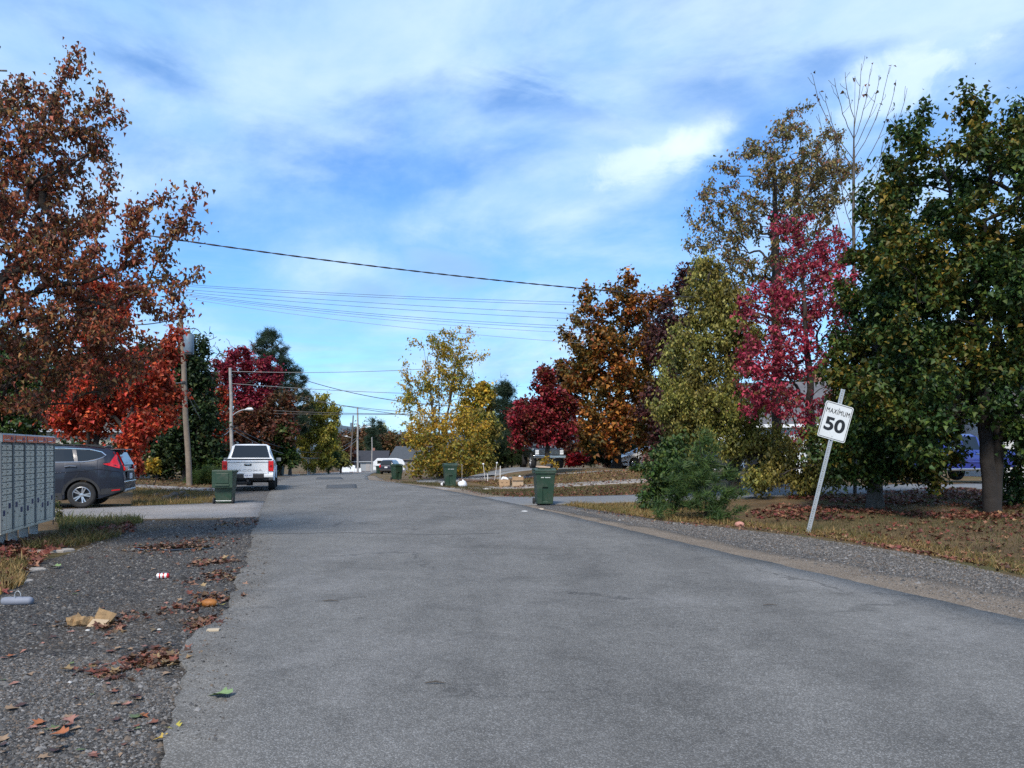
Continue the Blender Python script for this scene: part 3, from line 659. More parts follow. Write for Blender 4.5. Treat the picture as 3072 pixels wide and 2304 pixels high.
tree('juniper_bush', 'low spreading green bush at the foot of the utility pole', 'bush', GX(615, 37.5), [B(610, 1438, 37.5, 38, 22), B(640, 1425, 37.5, 30, 22), B(590, 1445, 37.5, 25, 14)], 110, ('tuft', .22, 5200), L_MGREEN, BARK_D, .05, .008, .6, 3, None, .02, .05, .25, .14, -.3, .3, 3, 41)
tree('leafy_bush', 'bright green bush between utility pole and white pickup', 'bush', GX(640, 42), [B(640, 1395, 42, 34, 26), B(590, 1400, 42, 26, 30)], 80, ('oval', .2, 2600), L_MGREEN, BARK_D, .05, .008, .6, 2, None, .05, .05, .3, .2, .2, .6, 3, 42)
tree('leafy_bush', 'small orange and yellow bush behind the grey car', 'bush', GX(405, 36), [B(405, 1395, 36, 20, 26)], 40, ('oval', .16, 1300), L_ORANGE, BARK_D, .04, .008, .6, 2, None, .05, .05, .3, .15, .2, .6, 3, 43)
tree('leafy_bush', 'small golden bush beside the leaning wooden stake', 'bush', GX(455, 38), [B(455, 1395, 38, 17, 16)], 30, ('oval', .16, 800), L_YELLOW, BARK_D, .04, .008, .6, 2, None, .05, .05, .3, .15, .2, .6, 3, 44)

# ---- RIGHT SIDE
tree('maple_tree', 'large dark green maple with forked dark trunk at the right edge', 'tree', GX(2980, 17.6),
     [B(2900, 640, 17.6, 300, 230, 2.0), B(3080, 800, 17.6, 280, 330, 2.2), B(2800, 900, 17.6, 260, 240, 2.0), B(3050, 1120, 17.6, 250, 200, 1.8), B(2760, 1180, 17, 220, 170, 1.4), B(2780, 1290, 17, 150, 120, 1.2), B(2950, 450, 17.6, 170, 110, 1.1), B(3060, 480, 17.6, 130, 130, 1.2), B(2900, 330, 17.6, 55, 75, .5), B(3110, 1310, 17, 110, 130, 1.0), B(2720, 490, 17.8, 120, 110, .9), B(2920, 1000, 18, 300, 300, 2.0)],
     700, ('maple3', .104, 60000), L_DGREEN, BARK_K, .21, .009, .72, 2, None, .2, .03, .4, .2, .5, 1.0, 3, 51, .5, .5, extra=[P(*q) for q in [(2900, 250, 17.6), (2895, 290, 17.6), (2920, 310, 17.6), (2780, 310, 17.6), (2790, 350, 17.6), (3060, 300, 17.6), (3070, 350, 17.6), (2700, 370, 17.6), (2960, 380, 17.6)]], sfan=.4)
tree('maple_tree', 'green maple with straight grey trunk just right of the speed sign', 'tree', GX(2625, 20),
     [B(2640, 820, 20, 130, 230), B(2600, 1130, 20, 150, 210), B(2560, 1330, 19.5, 150, 110), B(2720, 1330, 19.5, 170, 110), B(2680, 600, 20, 90, 120), B(2620, 1420, 19.6, 120, 50), B(2790, 1440, 19.4, 60, 60)],
     480, ('maple3', .104, 34000), L_DGREEN, BARK, .17, .009, .78, 1, None, .17, .03, .4, .2, .5, 1.0, 3, 53, .5)
def bare_sapling():
    rng = np.random.default_rng(55); base = np.array(GX(2565, 24)); A = []; par = []
    top = np.array(P(2562, 230, 24)); n = 40
    for k in range(n + 1):
        f = k / n; A.append(base * (1 - f) + top * f + np.array([.05 * math.sin(f * 7), .04 * math.sin(f * 5 + 1), 0]) * f); par.append(k - 1)
    nb = len(A); tips = []
    def limb(j, tgt, bow, k=9):
        p = A[j].copy(); L = np.linalg.norm(tgt - p); prev = j; c = p * .45 + tgt * .55 + np.array([(tgt[0] - p[0]) * .22, (tgt[1] - p[1]) * .2, -bow * L]); ids = []
        for q in range(1, k + 1):
            u = q / k; A.append((1 - u) ** 2 * p + 2 * u * (1 - u) * c + u * u * tgt + rng.normal(0, .008, 3)); par.append(prev); prev = len(A) - 1; ids.append(prev)
        tips.append(prev); return ids
    for (px, py, D, f) in [(2438, 225, 24.2, .80), (2475, 280, 23.7, .78), (2505, 235, 23.9, .86), (2535, 215, 24.3, .90), (2585, 190, 23.8, .88), (2612, 205, 24.2, .86), (2640, 225, 23.9, .83), (2668, 200, 24.2, .80), (2690, 240, 23.7, .77), (2722, 265, 24.1, .73), (2455, 340, 24.3, .70), (2690, 340, 24.4, .68), (2500, 400, 23.6, .64), (2650, 420, 23.7, .60), (2480, 470, 24.3, .56), (2640, 520, 24.3, .52)]:
        ids = limb(int(f * n), np.array(P(px, py, D)), .10)
        for q in (3, 5, 7):
            e = A[ids[q]]; d = A[ids[min(8, q + 1)]] - e; d /= np.linalg.norm(d); limb(ids[q], e + (d + rng.normal(0, .45, 3) * np.array([1, 1, .4])) * rng.uniform(.25, .5), .02, 4)
    A_ = np.array(A); root = thing('birch_tree', 'tall bare-topped sapling with a spray of fine twigs above the crimson maple', 'tree', tuple(base))
    me, E, cnt, rad = tree_mesh(A_ - base, np.array(par), nb, .055, .0055, .5, rng, BARK, 'trunk'); link('trunk', me, root)
    t = A_[rng.choice(tips, 46)] + rng.normal(0, .05, (46, 3)); link('crown', leaves_mesh('crown', t - base, 'maple3', .11, L_RUSTDK, rng, .8, .3, 1.0, None, .4), root)
bare_sapling()
tree('maple_tree', 'crimson red maple behind and left of the speed sign', 'tree', GX(2440, 23.5),
     [B(2400, 900, 23.5, 160, 140), B(2340, 1080, 23, 170, 110), B(2470, 760, 23.5, 100, 130), B(2300, 1180, 22.6, 110, 90), B(2420, 1230, 22.6, 120, 100), B(2500, 1000, 23.5, 80, 160), B(2530, 900, 23.3, 70, 150), B(2360, 720, 23.5, 70, 90), B(2450, 1300, 22.6, 80, 50), B(2250, 940, 23, 60, 70)],
     460, ('maple3', .10, 13000), L_RED, BARK_D, .13, .007, .85, 1, None, .2, .06, .4, .15, .6, .8, 3, 57, .5)
tree('birch_tree', 'tall thin-leaved birch with drooping olive twigs between amber and crimson maples', 'tree', GX(2330, 27),
     [B(2330, 560, 27, 220, 190), B(2190, 720, 27, 150, 150), B(2510, 500, 27.5, 90, 120), B(2420, 480, 27, 130, 120), B(2250, 880, 27, 200, 130), B(2120, 640, 27, 60, 60), B(2400, 700, 27, 150, 200), B(2380, 380, 27, 60, 60)],
     680, ('oval', .10, 25000), L_BIRCHTOP, BARK_D, .17, .009, .9, 1, None, .3, .1, .4, .14, .9, .3, 2, 59, .5, extra=[P(*q) for q in [(2400, 325, 27), (2350, 370, 27), (2230, 460, 27), (2160, 480, 27), (2110, 560, 27), (2060, 620, 27), (2070, 660, 27), (2440, 310, 27)]])
tree('birch_tree', 'bushy olive-green birch with hanging foliage left of the crimson maple', 'tree', GX(2205, 25.5),
     [B(2130, 900, 25.5, 90, 110), B(2080, 1080, 25.5, 110, 130), B(2180, 1010, 25.5, 120, 150), B(2050, 1220, 25, 100, 110), B(2170, 1230, 25, 140, 130), B(2260, 1330, 24.6, 130, 70), B(2370, 1390, 23.8, 90, 75), B(2440, 1420, 23.2, 90, 60), B(2080, 1330, 25, 90, 50), B(2110, 800, 25.5, 50, 70), B(2300, 1440, 23.4, 90, 50)],
     640, ('oval', .10, 56000), L_OLIVE, BARK_D, .18, .009, .82, 1, None, .12, .08, .4, .2, 1.2, .3, 3, 61, .5)
tree('maple_tree', 'broad amber and green maple behind the white car', 'tree', GX(1850, 46),
     [B(1830, 1010, 46, 130, 110), B(1880, 900, 46, 70, 70), B(1770, 1130, 46, 110, 130), B(1900, 1150, 46, 150, 150), B(1760, 930, 46, 55, 60), B(1960, 1000, 47, 110, 110), B(1980, 900, 47, 60, 40), B(1700, 1010, 46, 35, 30), B(1800, 1280, 45, 130, 90), B(1950, 1290, 45, 110, 80), B(1890, 840, 46, 28, 40), B(1760, 880, 46, 25, 30)],
     560, ('maple3', .2, 29000), L_AMBER, BARK_D, .26, .012, .78, 1, None, .15, .06, .5, .3, .5, .8, 3, 63, .5)
tree('maple_tree', 'dark purple-leaved tree between the amber maple and the olive birch', 'tree', GX(2010, 42), [B(2010, 1010, 42, 80, 130), B(2000, 1250, 42, 100, 110), B(2060, 860, 42, 50, 70)], 200, ('maple3', .18, 8500), leaf_mat('leaves_dark_purple', [(.05, .02, .022), (.08, .026, .026), (.035, .02, .02), (.11, .035, .03)], None, 1, .2), BARK_D, .18, .012, .8, 1, None, .2, .05, .5, .3, .5, .8, 3, 65)
tree('maple_tree', 'small burgundy maple in front of the black pickup', 'tree', GX(1644, 34.5),
     [B(1640, 1180, 34.5, 65, 50), B(1660, 1230, 34.5, 75, 50), B(1600, 1260, 34.5, 80, 45), B(1660, 1300, 34.5, 75, 40), B(1580, 1310, 34.5, 65, 32), B(1635, 1130, 34.5, 30, 28), B(1545, 1230, 35, 30, 45), B(1690, 1260, 34.5, 40, 70)],
     300, ('maple3', .135, 17000), L_BURG, BARK_D, .11, .008, .85, 1, None, .32, .05, .35, .17, .3, 1.4, 3, 67)
tree('poplar_tree', 'golden multi-stemmed tree with bare upper twigs beside the road bins', 'tree', GX(1318, 47),
     [B(1330, 1130, 47, 80, 110), B(1260, 1180, 47, 60, 80), B(1400, 1100, 47, 55, 90), B(1300, 1280, 46.5, 100, 60), B(1390, 1280, 46.5, 90, 70), B(1260, 1310, 46, 60, 45), B(1330, 1040, 47, 60, 50), B(1310, 1370, 46, 70, 40), B(1230, 1200, 47, 50, 40)],
     520, ('oval', .14, 13500), L_YELLOW, BARK, .17, .010, .95, 5, None, .1, .12, .5, .22, .8, .4, 3, 69, .55, extra=[P(*q) for q in [(1405, 985, 47), (1420, 1000, 47), (1335, 985, 47), (1360, 1000, 47), (1290, 1010, 47), (1245, 1020, 47), (1230, 1040, 47), (1215, 1080, 47), (1200, 1110, 47), (1195, 1150, 47), (1190, 1230, 47), (1205, 1260, 47), (1450, 1080, 47), (1470, 1060, 47), (1380, 980, 47), (1318, 990, 47)]], sfan=1.6, jit=.04)
tree('leafy_bush', 'golden-leaved undergrowth at the foot of the multi-stemmed tree', 'bush', GX(1330, 44), [B(1330, 1385, 44, 110, 50), B(1280, 1320, 44.5, 60, 45), B(1410, 1350, 44, 70, 50), B(1250, 1400, 44, 40, 30), B(1420, 1410, 43.5, 60, 26)], 220, ('maple3', .14, 5600), L_GOLDUN, BARK, .06, .008, .6, 4, None, .02, .1, .35, .25, .5, .6, 3, 71, sfan=1.0)
tree('leafy_bush', 'green-leaved shrub between the golden tree and cedar hedge', 'bush', GX(1450, 48), [B(1450, 1290, 48, 55, 70), B(1440, 1370, 48, 60, 50)], 150, ('oval', .2, 6500), L_OLIVE, BARK_D, .07, .01, .7, 3, None, .05, .05, .4, .25, .6, .6, 3, 72)
tree('maple_tree', 'orange-gold tree beyond the golden undergrowth', 'tree', GX(1440, 62), [B(1440, 1190, 62, 55, 50), B(1420, 1250, 62, 60, 50), B(1460, 1170, 62, 35, 25)], 130, ('maple3', .24, 5200), L_YELLOW, BARK_D, .15, .012, .75, 1, None, .25, .05, .5, .3, .4, .7, 3, 73)
tree('spruce_tree', 'dark green conifer beside the orange-gold tree', 'tree', GX(1515, 60), [B(1515, 1170, 60, 30, 30, 1.2), B(1515, 1230, 60, 48, 45), B(1510, 1300, 60, 60, 50), B(1560, 1270, 60, 45, 45)], 180, ('tuft', .45, 5200), L_PINE, BARK_D, .16, .014, .97, 1, None, .05, -.04, .5, .25, -.3, .2, 3, 74)
tree('maple_tree', 'dull red-green tree just left of the burgundy maple', 'tree', GX(1565, 52), [B(1570, 1250, 52, 35, 60), B(1640, 1130, 54, 30, 30), B(1700, 1120, 54, 40, 45)], 90, ('maple3', .28, 2300), L_RUSTDK, BARK_D, .12, .012, .75, 1, None, .25, .05, .5, .3, .4, .7, 3, 75)
tree('pine_sapling', 'young long-needled pine sapling on the verge left of the speed sign', 'tree', GX(2120, 17.4),
     [B(2110, 1480, 17.4, 110, 60, .7), B(2120, 1410, 17.4, 95, 45, .6), B(2120, 1360, 17.4, 45, 40, .35), B(2050, 1440, 17.4, 70, 50, .5), B(2130, 1545, 17.2, 80, 25, .5), B(2030, 1510, 17.4, 70, 35, .45), B(2128, 1335, 17.4, 12, 40, .12)],
     120, ('tuft', .2, 2300), L_PINEY, BARK_D, .04, .006, .97, 1, None, .05, .02, .2, .07, -.5, .2, 3, 77, extra=[P(*q) for q in [(1955, 1500, 17.3), (2235, 1475, 17.4), (2205, 1425, 17.5), (2020, 1395, 17.3), (2165, 1345, 17.4), (2128, 1296, 17.4), (2240, 1520, 17.2), (1970, 1545, 17), (2075, 1350, 17.5)]])
tree('leafy_bush', 'leafy green shrub tangled behind the pine sapling', 'bush', GX(2000, 20.5), [B(2010, 1400, 20.5, 70, 55), B(1970, 1470, 20.5, 45, 40), B(1970, 1540, 19.5, 20, 14), B(2020, 1350, 21, 50, 30)], 180, ('oval', .11, 4600), L_MGREEN, BARK_D, .05, .007, .7, 4, None, .04, .08, .25, .14, .5, .6, 3, 79, extra=[P(*q) for q in [(1930, 1420, 20.5), (1925, 1500, 20), (1990, 1320, 20.8), (2060, 1300, 21), (2140, 1320, 21), (1945, 1360, 20.6)]])
tree('leafy_bush', 'dusky pink shrub beside the white car', 'bush', GX(1950, 34), [B(1950, 1385, 34, 32, 20), B(1975, 1378, 34, 20, 18)], 60, ('oval', .14, 1500), L_PINK, BARK_D, .03, .006, .6, 3, None, .05, .05, .25, .14, .1, .5, 3, 81)
tree('leafy_bush', 'low bright green shrub in front of the white car', 'bush', GX(1940, 32.5), [B(1935, 1412, 32.5, 45, 18), B(1965, 1402, 32.5, 40, 18)], 70, ('oval', .13, 2400), L_MGREEN, BARK_D, .03, .006, .6, 3, None, .05, .05, .25, .12, .1, .6, 3, 82)
tree('leafy_bush', 'bright scarlet shrub between black pickup and hedge', 'bush', GX(1733, 47), [B(1735, 1375, 47, 26, 16), B(1720, 1385, 47, 22, 12)], 50, ('oval', .2, 1300), L_BRIGHTRED, BARK_D, .03, .008, .6, 3, None, .05, .05, .3, .16, .1, .5, 3, 83)
tree('leafy_bush', 'twiggy russet shrub at the foot of the amber maple', 'bush', GX(1715, 48.5), [B(1715, 1345, 48.5, 30, 30)], 60, ('oval', .18, 700), L_RUSTDK, BARK, .04, .008, .7, 4, None, .05, .05, .3, .2, .3, .5, 3, 84)
tree('leafy_bush', 'yellowish sprig of leaves at the burgundy maple trunk', 'bush', GX(1655, 33.8), [B(1640, 1385, 33.8, 22, 16, .3), B(1665, 1395, 33.8, 16, 18, .3)], 16, ('oval', .13, 170), L_YELLOW, BARK, .02, .006, .7, 2, None, .05, .05, .2, .12, .3, .5, 3, 85)
def hedge(label, pts, D, seed):
    bl = [B(px, (1398 + top_) / 2, D, 26, (1400 - top_) / 2, .9) for px, top_ in pts]
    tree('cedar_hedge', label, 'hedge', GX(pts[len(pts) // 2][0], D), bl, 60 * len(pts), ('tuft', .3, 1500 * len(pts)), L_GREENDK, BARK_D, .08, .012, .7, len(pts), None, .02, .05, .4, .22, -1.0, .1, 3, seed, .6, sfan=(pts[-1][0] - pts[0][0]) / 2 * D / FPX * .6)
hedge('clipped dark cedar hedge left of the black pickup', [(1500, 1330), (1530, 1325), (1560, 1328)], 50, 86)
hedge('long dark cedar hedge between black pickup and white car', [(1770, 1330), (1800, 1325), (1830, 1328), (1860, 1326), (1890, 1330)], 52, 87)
tree('leafy_bush', 'straggly green bush right of the dark forked trunk', 'bush', GX(3050, 18.6), [B(3050, 1460, 18.6, 60, 60), B(3060, 1380, 18.6, 50, 70)], 60, ('oval', .12, 1300), L_DGREEN, BARK_D, .03, .006, .7, 3, None, .05, .08, .25, .16, .5, .5, 3, 88)
# ---- trees far behind: closing the views
k = 0
for (px, D, top_, lm, lab, nm) in [(1045, 210, 1290, L_MIX, 'rust-tinted far tree left of the road-end pole', 'oak_tree'), (1092, 230, 1270, L_MIX, 'thin brown far tree right of the road-end pole', 'oak_tree'), (1150, 225, 1275, L_YGREEN, 'olive rounded far tree above the dark-roofed house', 'oak_tree'),
                                   (1165, 205, 1285, L_MIX, 'brown rounded far tree right of the far spruce', 'oak_tree'), (1225, 240, 1290, L_RUSTDK, 'russet far tree behind the second far house', 'oak_tree'), (1010, 190, 1300, L_RUSTDK, 'dark russet far tree behind the birch clump', 'oak_tree'), (1280, 230, 1300, L_RUSTDK, 'brown far tree behind the golden undergrowth', 'oak_tree')]:
    k += 1; kk = 1.35
    tree(nm, lab, 'tree', GX(px, D), [B(px, top_ + 38, D, 40, 38), B(px - 26, top_ + 62, D, 38, 42), B(px + 26, top_ + 58, D, 38, 42)], 120, ('oval', .6, 4600), lm, BARK, .3, .04, .8, 1, None, .35, .05, 1.2, .8, .4, .5, 3, 100 + k)
tree('spruce_tree', 'dark pointed spruce far beyond the road-end pole', 'tree', GX(1118, 200), [B(1118, 1265, 200, 8, 14), B(1118, 1295, 200, 16, 16), B(1116, 1325, 200, 22, 18), B(1118, 1350, 200, 26, 20)], 110, ('tuft', 1.2, 1700), L_PINE, BARK_D, .25, .04, .98, 1, None, .1, -.05, 1, .5, -.2, .2, 3, 120)
tree('spruce_tree', 'small dark spruce tip above the brown far trees', 'tree', GX(1140, 215), [B(1138, 1272, 215, 10, 12), B(1140, 1300, 215, 20, 20)], 60, ('tuft', 1.2, 800), L_PINE, BARK_D, .25, .04, .98, 1, None, .1, -.05, 1, .5, -.2, .2, 3, 121)
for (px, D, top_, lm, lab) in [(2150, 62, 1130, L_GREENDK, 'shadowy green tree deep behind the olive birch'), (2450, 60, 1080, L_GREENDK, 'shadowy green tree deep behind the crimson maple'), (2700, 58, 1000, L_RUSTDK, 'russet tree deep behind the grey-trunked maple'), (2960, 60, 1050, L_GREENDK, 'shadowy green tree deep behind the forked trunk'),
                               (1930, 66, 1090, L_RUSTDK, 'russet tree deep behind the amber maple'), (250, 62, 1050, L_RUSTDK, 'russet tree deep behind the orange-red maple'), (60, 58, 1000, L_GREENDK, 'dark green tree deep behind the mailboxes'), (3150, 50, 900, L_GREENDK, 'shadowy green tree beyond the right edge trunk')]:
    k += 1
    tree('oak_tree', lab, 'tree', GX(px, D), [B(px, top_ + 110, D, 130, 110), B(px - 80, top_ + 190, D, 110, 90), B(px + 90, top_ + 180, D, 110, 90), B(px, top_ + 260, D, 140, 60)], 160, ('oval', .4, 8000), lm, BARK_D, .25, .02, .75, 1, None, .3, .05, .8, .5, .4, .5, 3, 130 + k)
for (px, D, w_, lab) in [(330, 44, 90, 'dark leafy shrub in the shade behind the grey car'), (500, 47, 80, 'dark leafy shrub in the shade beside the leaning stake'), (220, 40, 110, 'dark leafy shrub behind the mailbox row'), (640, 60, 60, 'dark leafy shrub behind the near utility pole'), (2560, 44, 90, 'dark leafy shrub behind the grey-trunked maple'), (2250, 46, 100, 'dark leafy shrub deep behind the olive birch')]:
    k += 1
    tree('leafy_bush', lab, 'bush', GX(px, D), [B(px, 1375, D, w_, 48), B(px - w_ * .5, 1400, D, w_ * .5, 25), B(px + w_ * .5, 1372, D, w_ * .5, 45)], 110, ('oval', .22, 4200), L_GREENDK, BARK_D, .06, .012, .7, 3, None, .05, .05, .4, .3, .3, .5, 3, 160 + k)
# far woods as one mass
rng = np.random.default_rng(77); n = 9000
fx = rng.uniform(-420, 420, n); fy = rng.uniform(300, 520, n); fz = T(fx, fy) + rng.uniform(0, 1, n) ** .7 * (9 + 5 * np.sin(fx * .11) + 3 * np.sin(fx * .37 + fy * .1))
stuff(link('woods', leaves_mesh('woods', np.stack([fx, fy, fz], -1), 'oval', 2.6, L_MIX, rng, .3, .6)), 'distant autumn woods beyond the houses')

# ------------------------------------------------------------------ common materials
CHROME = mat('chrome', (.62, .63, .65), .14, 1, .05, 5)
RUBBER = mat('tyre_rubber', (.018, .018, .019), .85, 0, .3, 8, .3, 60)
ALLOY = mat('alloy', (.52, .53, .55), .3, .85, .08, 6)
BLACKP = mat('black_plastic', (.022, .022, .024), .6, 0, .2, 12, .15, 90)
GLASS = glass_mat('dark_glass')
REDL = mat('red_lens', (.60, .010, .014), .12, 0, .15, 20, 0, 60, .6)
CLEARL = mat('clear_lens', (.62, .64, .66), .1, 0, .2, 25, 0, 60, .6)
PLATE = mat('plate_white', (.70, .72, .75), .4, 0, .1, 40)
WOODP = mat('pole_wood', (.20, .158, .12), .9, 0, .28, 4, .5, 35, 0, (.11, .095, .08, .5))
GALV = mat('galvanised', (.46, .48, .49), .45, .6, .14, 14, .1, 60)
STEEL_G = mat('grey_paint', (.38, .40, .42), .5, .2, .1, 8)
def paint(name, c, metal=0, rough=.35, dirt=(.12, .10, .08, .25)):
    return mat(name, c, rough, metal, .05, 3, 0, 60, .8, dirt)
def interp(pts): 
    a = np.array(pts, float); return lambda x: float(np.interp(x, a[:, 0], a[:, 1]))

# ------------------------------------------------------------------ vehicles
class Car:
    """body lofted from sections along x (0 = nose, L = tail), wheels, and panels mapped on the flank"""
    def __init__(s, root, L, top, belt, wb, wr, sill, axles, rw, arch, track, bodymat):
        s.root = root; s.L = L; s.top = interp(top); s.belt = interp(belt); s.wb = interp(wb); s.wr = interp(wr); s.sill = interp(sill)
        s.ax = axles; s.rw = rw; s.arch = arch; s.track = track; s.m = bodymat
    def half(s, x):
        zb = s.sill(x)
        for a in s.ax:
            dx = abs(x - a)
            if dx < s.arch: zb = max(zb, s.rw + math.sqrt(s.arch ** 2 - dx ** 2))
        zt = s.top(x); zbelt = min(s.belt(x), zt - .03); wb = s.wb(x); t = min(1, max(0, (zt - zbelt - .06) / .28)); wr = wb * .94 * (1 - t) + s.wr(x) * t
        z3 = zb + .04 + (zbelt - zb - .04) * .55
        return [(0, zb), (wb * .86, zb), (wb * .975, zb + .035), (wb, z3), (wb * .975, zbelt), (wr, zbelt + (zt - zbelt) * .86), (wr * .82, zt - .012), (0, zt)]
    def body(s, name='body', xs=None):
        st = set(np.round(np.arange(0, s.L + .001, .08), 3)) | {0.0, s.L}
        for a in s.ax: st |= set(np.round(a + s.arch * np.sin(np.linspace(-math.pi / 2, math.pi / 2, 15)), 3)) | {round(a - s.arch - .004, 3), round(a + s.arch + .004, 3)}
        st = sorted(x for x in st if 0 <= x <= s.L); V = []; F = []
        for x in st:
            h = s.half(x); V += [(x, y, z) for y, z in h] + [(x, -y, z) for y, z in reversed(h[1:-1])]
        n = 14
        for i in range(len(st) - 1):
            for k in range(n): F.append((i * n + k, i * n + (k + 1) % n, (i + 1) * n + (k + 1) % n, (i + 1) * n + k))
        F += [tuple(range(n)), tuple((len(st) - 1) * n + k for k in reversed(range(n)))]
        b = MB(); b.add(V, F); o = b.obj(name, s.m, s.root, 0, .6); s.bodyo = o; return o
    def ysurf(s, x, z):
        h = s.half(min(max(x, 0), s.L))[2:7]; zz = [p[1] for p in h]; yy = [p[0] for p in h]
        return float(np.interp(z, zz, yy))
    def flank(s, name, poly, m, off=.006, sides=(-1, 1), thick=.02, parent=None, step=.12):
        bm = bmesh.new(); bm.faces.new([bm.verts.new((x, 0, z)) for x, z in poly])
        bmesh.ops.triangulate(bm, faces=bm.faces[:])
        for _ in range(4):
            es = [e for e in bm.edges if e.calc_length() > step]
            if not es: break
            bmesh.ops.subdivide_edges(bm, edges=es, cuts=1); bmesh.ops.triangulate(bm, faces=bm.faces[:])
        bm.verts.index_update(); bm.edges.index_update()
        P2 = [(v.co.x, v.co.z) for v in bm.verts]; TF = [tuple(v.index for v in f.verts) for f in bm.faces]; BE = [tuple(v.index for v in e.verts) for e in bm.edges if len(e.link_faces) == 1]; bm.free()
        out = []
        for sd_ in sides:
            n = len(P2); V = [(x, sd_ * (s.ysurf(x, z) + off), z) for x, z in P2] + [(x, sd_ * (s.ysurf(x, z) + off - thick), z) for x, z in P2]
            b = MB(); b.add(V, TF + [(p, q, n + q, n + p) for p, q in BE]); out.append(b.obj(name, m, parent or s.root))
        return out
    def line(s, name, pts, m, rad=.012, off=.004, sides=(-1, 1), n=6, step=.08):
        for sd_ in sides:
            q = []
            for a, b in zip(pts[:-1], pts[1:]):
                k = max(1, int(math.dist(a, b) / step)); q += [(a[0] + (b[0] - a[0]) * i / k, a[1] + (b[1] - a[1]) * i / k) for i in range(k)]
            q.append(pts[-1]); b = MB(); b.tube([(x, sd_ * (s.ysurf(x, z) + off), z) for x, z in q], rad, n); b.obj(name, m, s.root)
    def wheels(s, spokes=5, rimr=.64, rm=None, wd=.22, double=True):
        r = s.rw; t = MB()
        t.lathe([(r * rimr, -wd * .42), (r * .86, -wd * .5), (r * .97, -wd * .42), (r, -wd * .25), (r, wd * .25), (r * .97, wd * .42), (r * .86, wd * .5), (r * rimr, wd * .42)], 32, 'y', closed=True)
        td = t.data('tyre', RUBBER, 0, .6)
        k = MB(); k.lathe([(r * rimr, -.40 * wd), (r * rimr * .93, -.45 * wd), (r * rimr * .90, -.30 * wd), (r * rimr * .90, .35 * wd)], 32, 'y')
        for i in range(spokes):
            a0 = 2 * math.pi * i / spokes
            for da in ((-.17, .17) if double else (0,)):
                a = a0 + da; M = Matrix.Rotation(-a, 4, 'Y')
                k.add([(0.05, -.36 * wd, -.016), (.05, -.36 * wd, .016), (r * rimr * .93, -.43 * wd, .017), (r * rimr * .93, -.43 * wd, -.017), (0.05, -.2 * wd, -.016), (.05, -.2 * wd, .016), (r * rimr * .93, -.3 * wd, .017), (r * rimr * .93, -.3 * wd, -.017)],
                      [(0, 1, 2, 3), (7, 6, 5, 4), (0, 4, 5, 1), (2, 6, 7, 3), (1, 5, 6, 2), (3, 7, 4, 0)], M)
        k.lathe([(0, -.40 * wd), (.05, -.38 * wd), (.065, -.2 * wd)], 16, 'y'); kd = k.data('rim', rm or ALLOY, 0, .5)
        h = MB(); h.lathe([(0, -.05 * wd), (r * rimr * .9, -.05 * wd)], 24, 'y'); hd = h.data('brake_disc', BLACKP)
        for a in s.ax:
            for sd_ in (-1, 1):
                o = link('wheel', td, s.root); o.location = (a, sd_ * s.track, r)
                if sd_ > 0: o.rotation_euler = (0, 0, math.pi)
                link('rim', kd, o); link('brake_disc', hd, o)
        u = MB(); u.box((s.L / 2, 0, s.sill(s.L / 2) + .22), (s.L * .9, s.track * 1.72, .16)); 
        u.obj('underbody', BLACKP, s.root)
def place(name, label, cat, ref, refloc, rearward, group=None, zoff=0):
    """root so that the local point refloc lands on the ground point ref; rearward: world xy of local +x"""
    a = math.atan2(rearward[1], rearward[0]); rot = Matrix.Rotation(a, 3, 'Z'); o = Vector(ref) - rot @ Vector(refloc)
    return thing(name, label, cat, (o.x, o.y, ref[2] + zoff), a, group)
def text_mesh(txt, bold=0.0, depth=.004, res=3, space=1.0):
    cu_ = bpy.data.curves.new('t', 'FONT'); cu_.body = txt; cu_.offset = bold; cu_.extrude = depth; cu_.space_character = space; cu_.resolution_u = res
    o = bpy.data.objects.new('t', cu_); COL.objects.link(o); dg = bpy.context.evaluated_depsgraph_get(); dg.update()
    me = bpy.data.meshes.new_from_object(o.evaluated_get(dg)); bpy.data.objects.remove(o); bpy.data.curves.remove(cu_)
    v = np.empty(len(me.vertices) * 3, np.float32); me.vertices.foreach_get('co', v); v = v.reshape(-1, 3)
    return me, v
def text_obj(name, txt, w_, h_, M, m, parent, bold=0, depth=.003, space=1.0):
    """lettering stretched to w_ x h_, centred on M, lying in M's XY plane"""
    me, v = text_mesh(txt, bold, res=8, space=space); lo, hi = v.min(0), v.max(0); c = (lo + hi) / 2; v = v - c
    v[:, 0] *= w_ / (hi[0] - lo[0]); v[:, 1] *= h_ / (hi[1] - lo[1]); v[:, 2] *= depth / max(1e-6, (hi[2] - lo[2]) / 2)
    v = np.array([tuple(M @ Vector(map(float, p))) for p in v], np.float32); me.vertices.foreach_set('co', v.ravel()); me.update(); me.name = name
    me.materials.clear(); me.materials.append(m); return link(name, me, parent)
FACE_X = Matrix(((0, 0, 1, 0), (1, 0, 0, 0), (0, 1, 0, 0), (0, 0, 0, 1)))        # text plane seen from +x, reading along +y
FACE_NY = Matrix(((1, 0, 0, 0), (0, 0, -1, 0), (0, 1, 0, 0), (0, 0, 0, 1)))     # seen from -y, reading along +x
def at(M, p): return Matrix.Translation(p) @ M

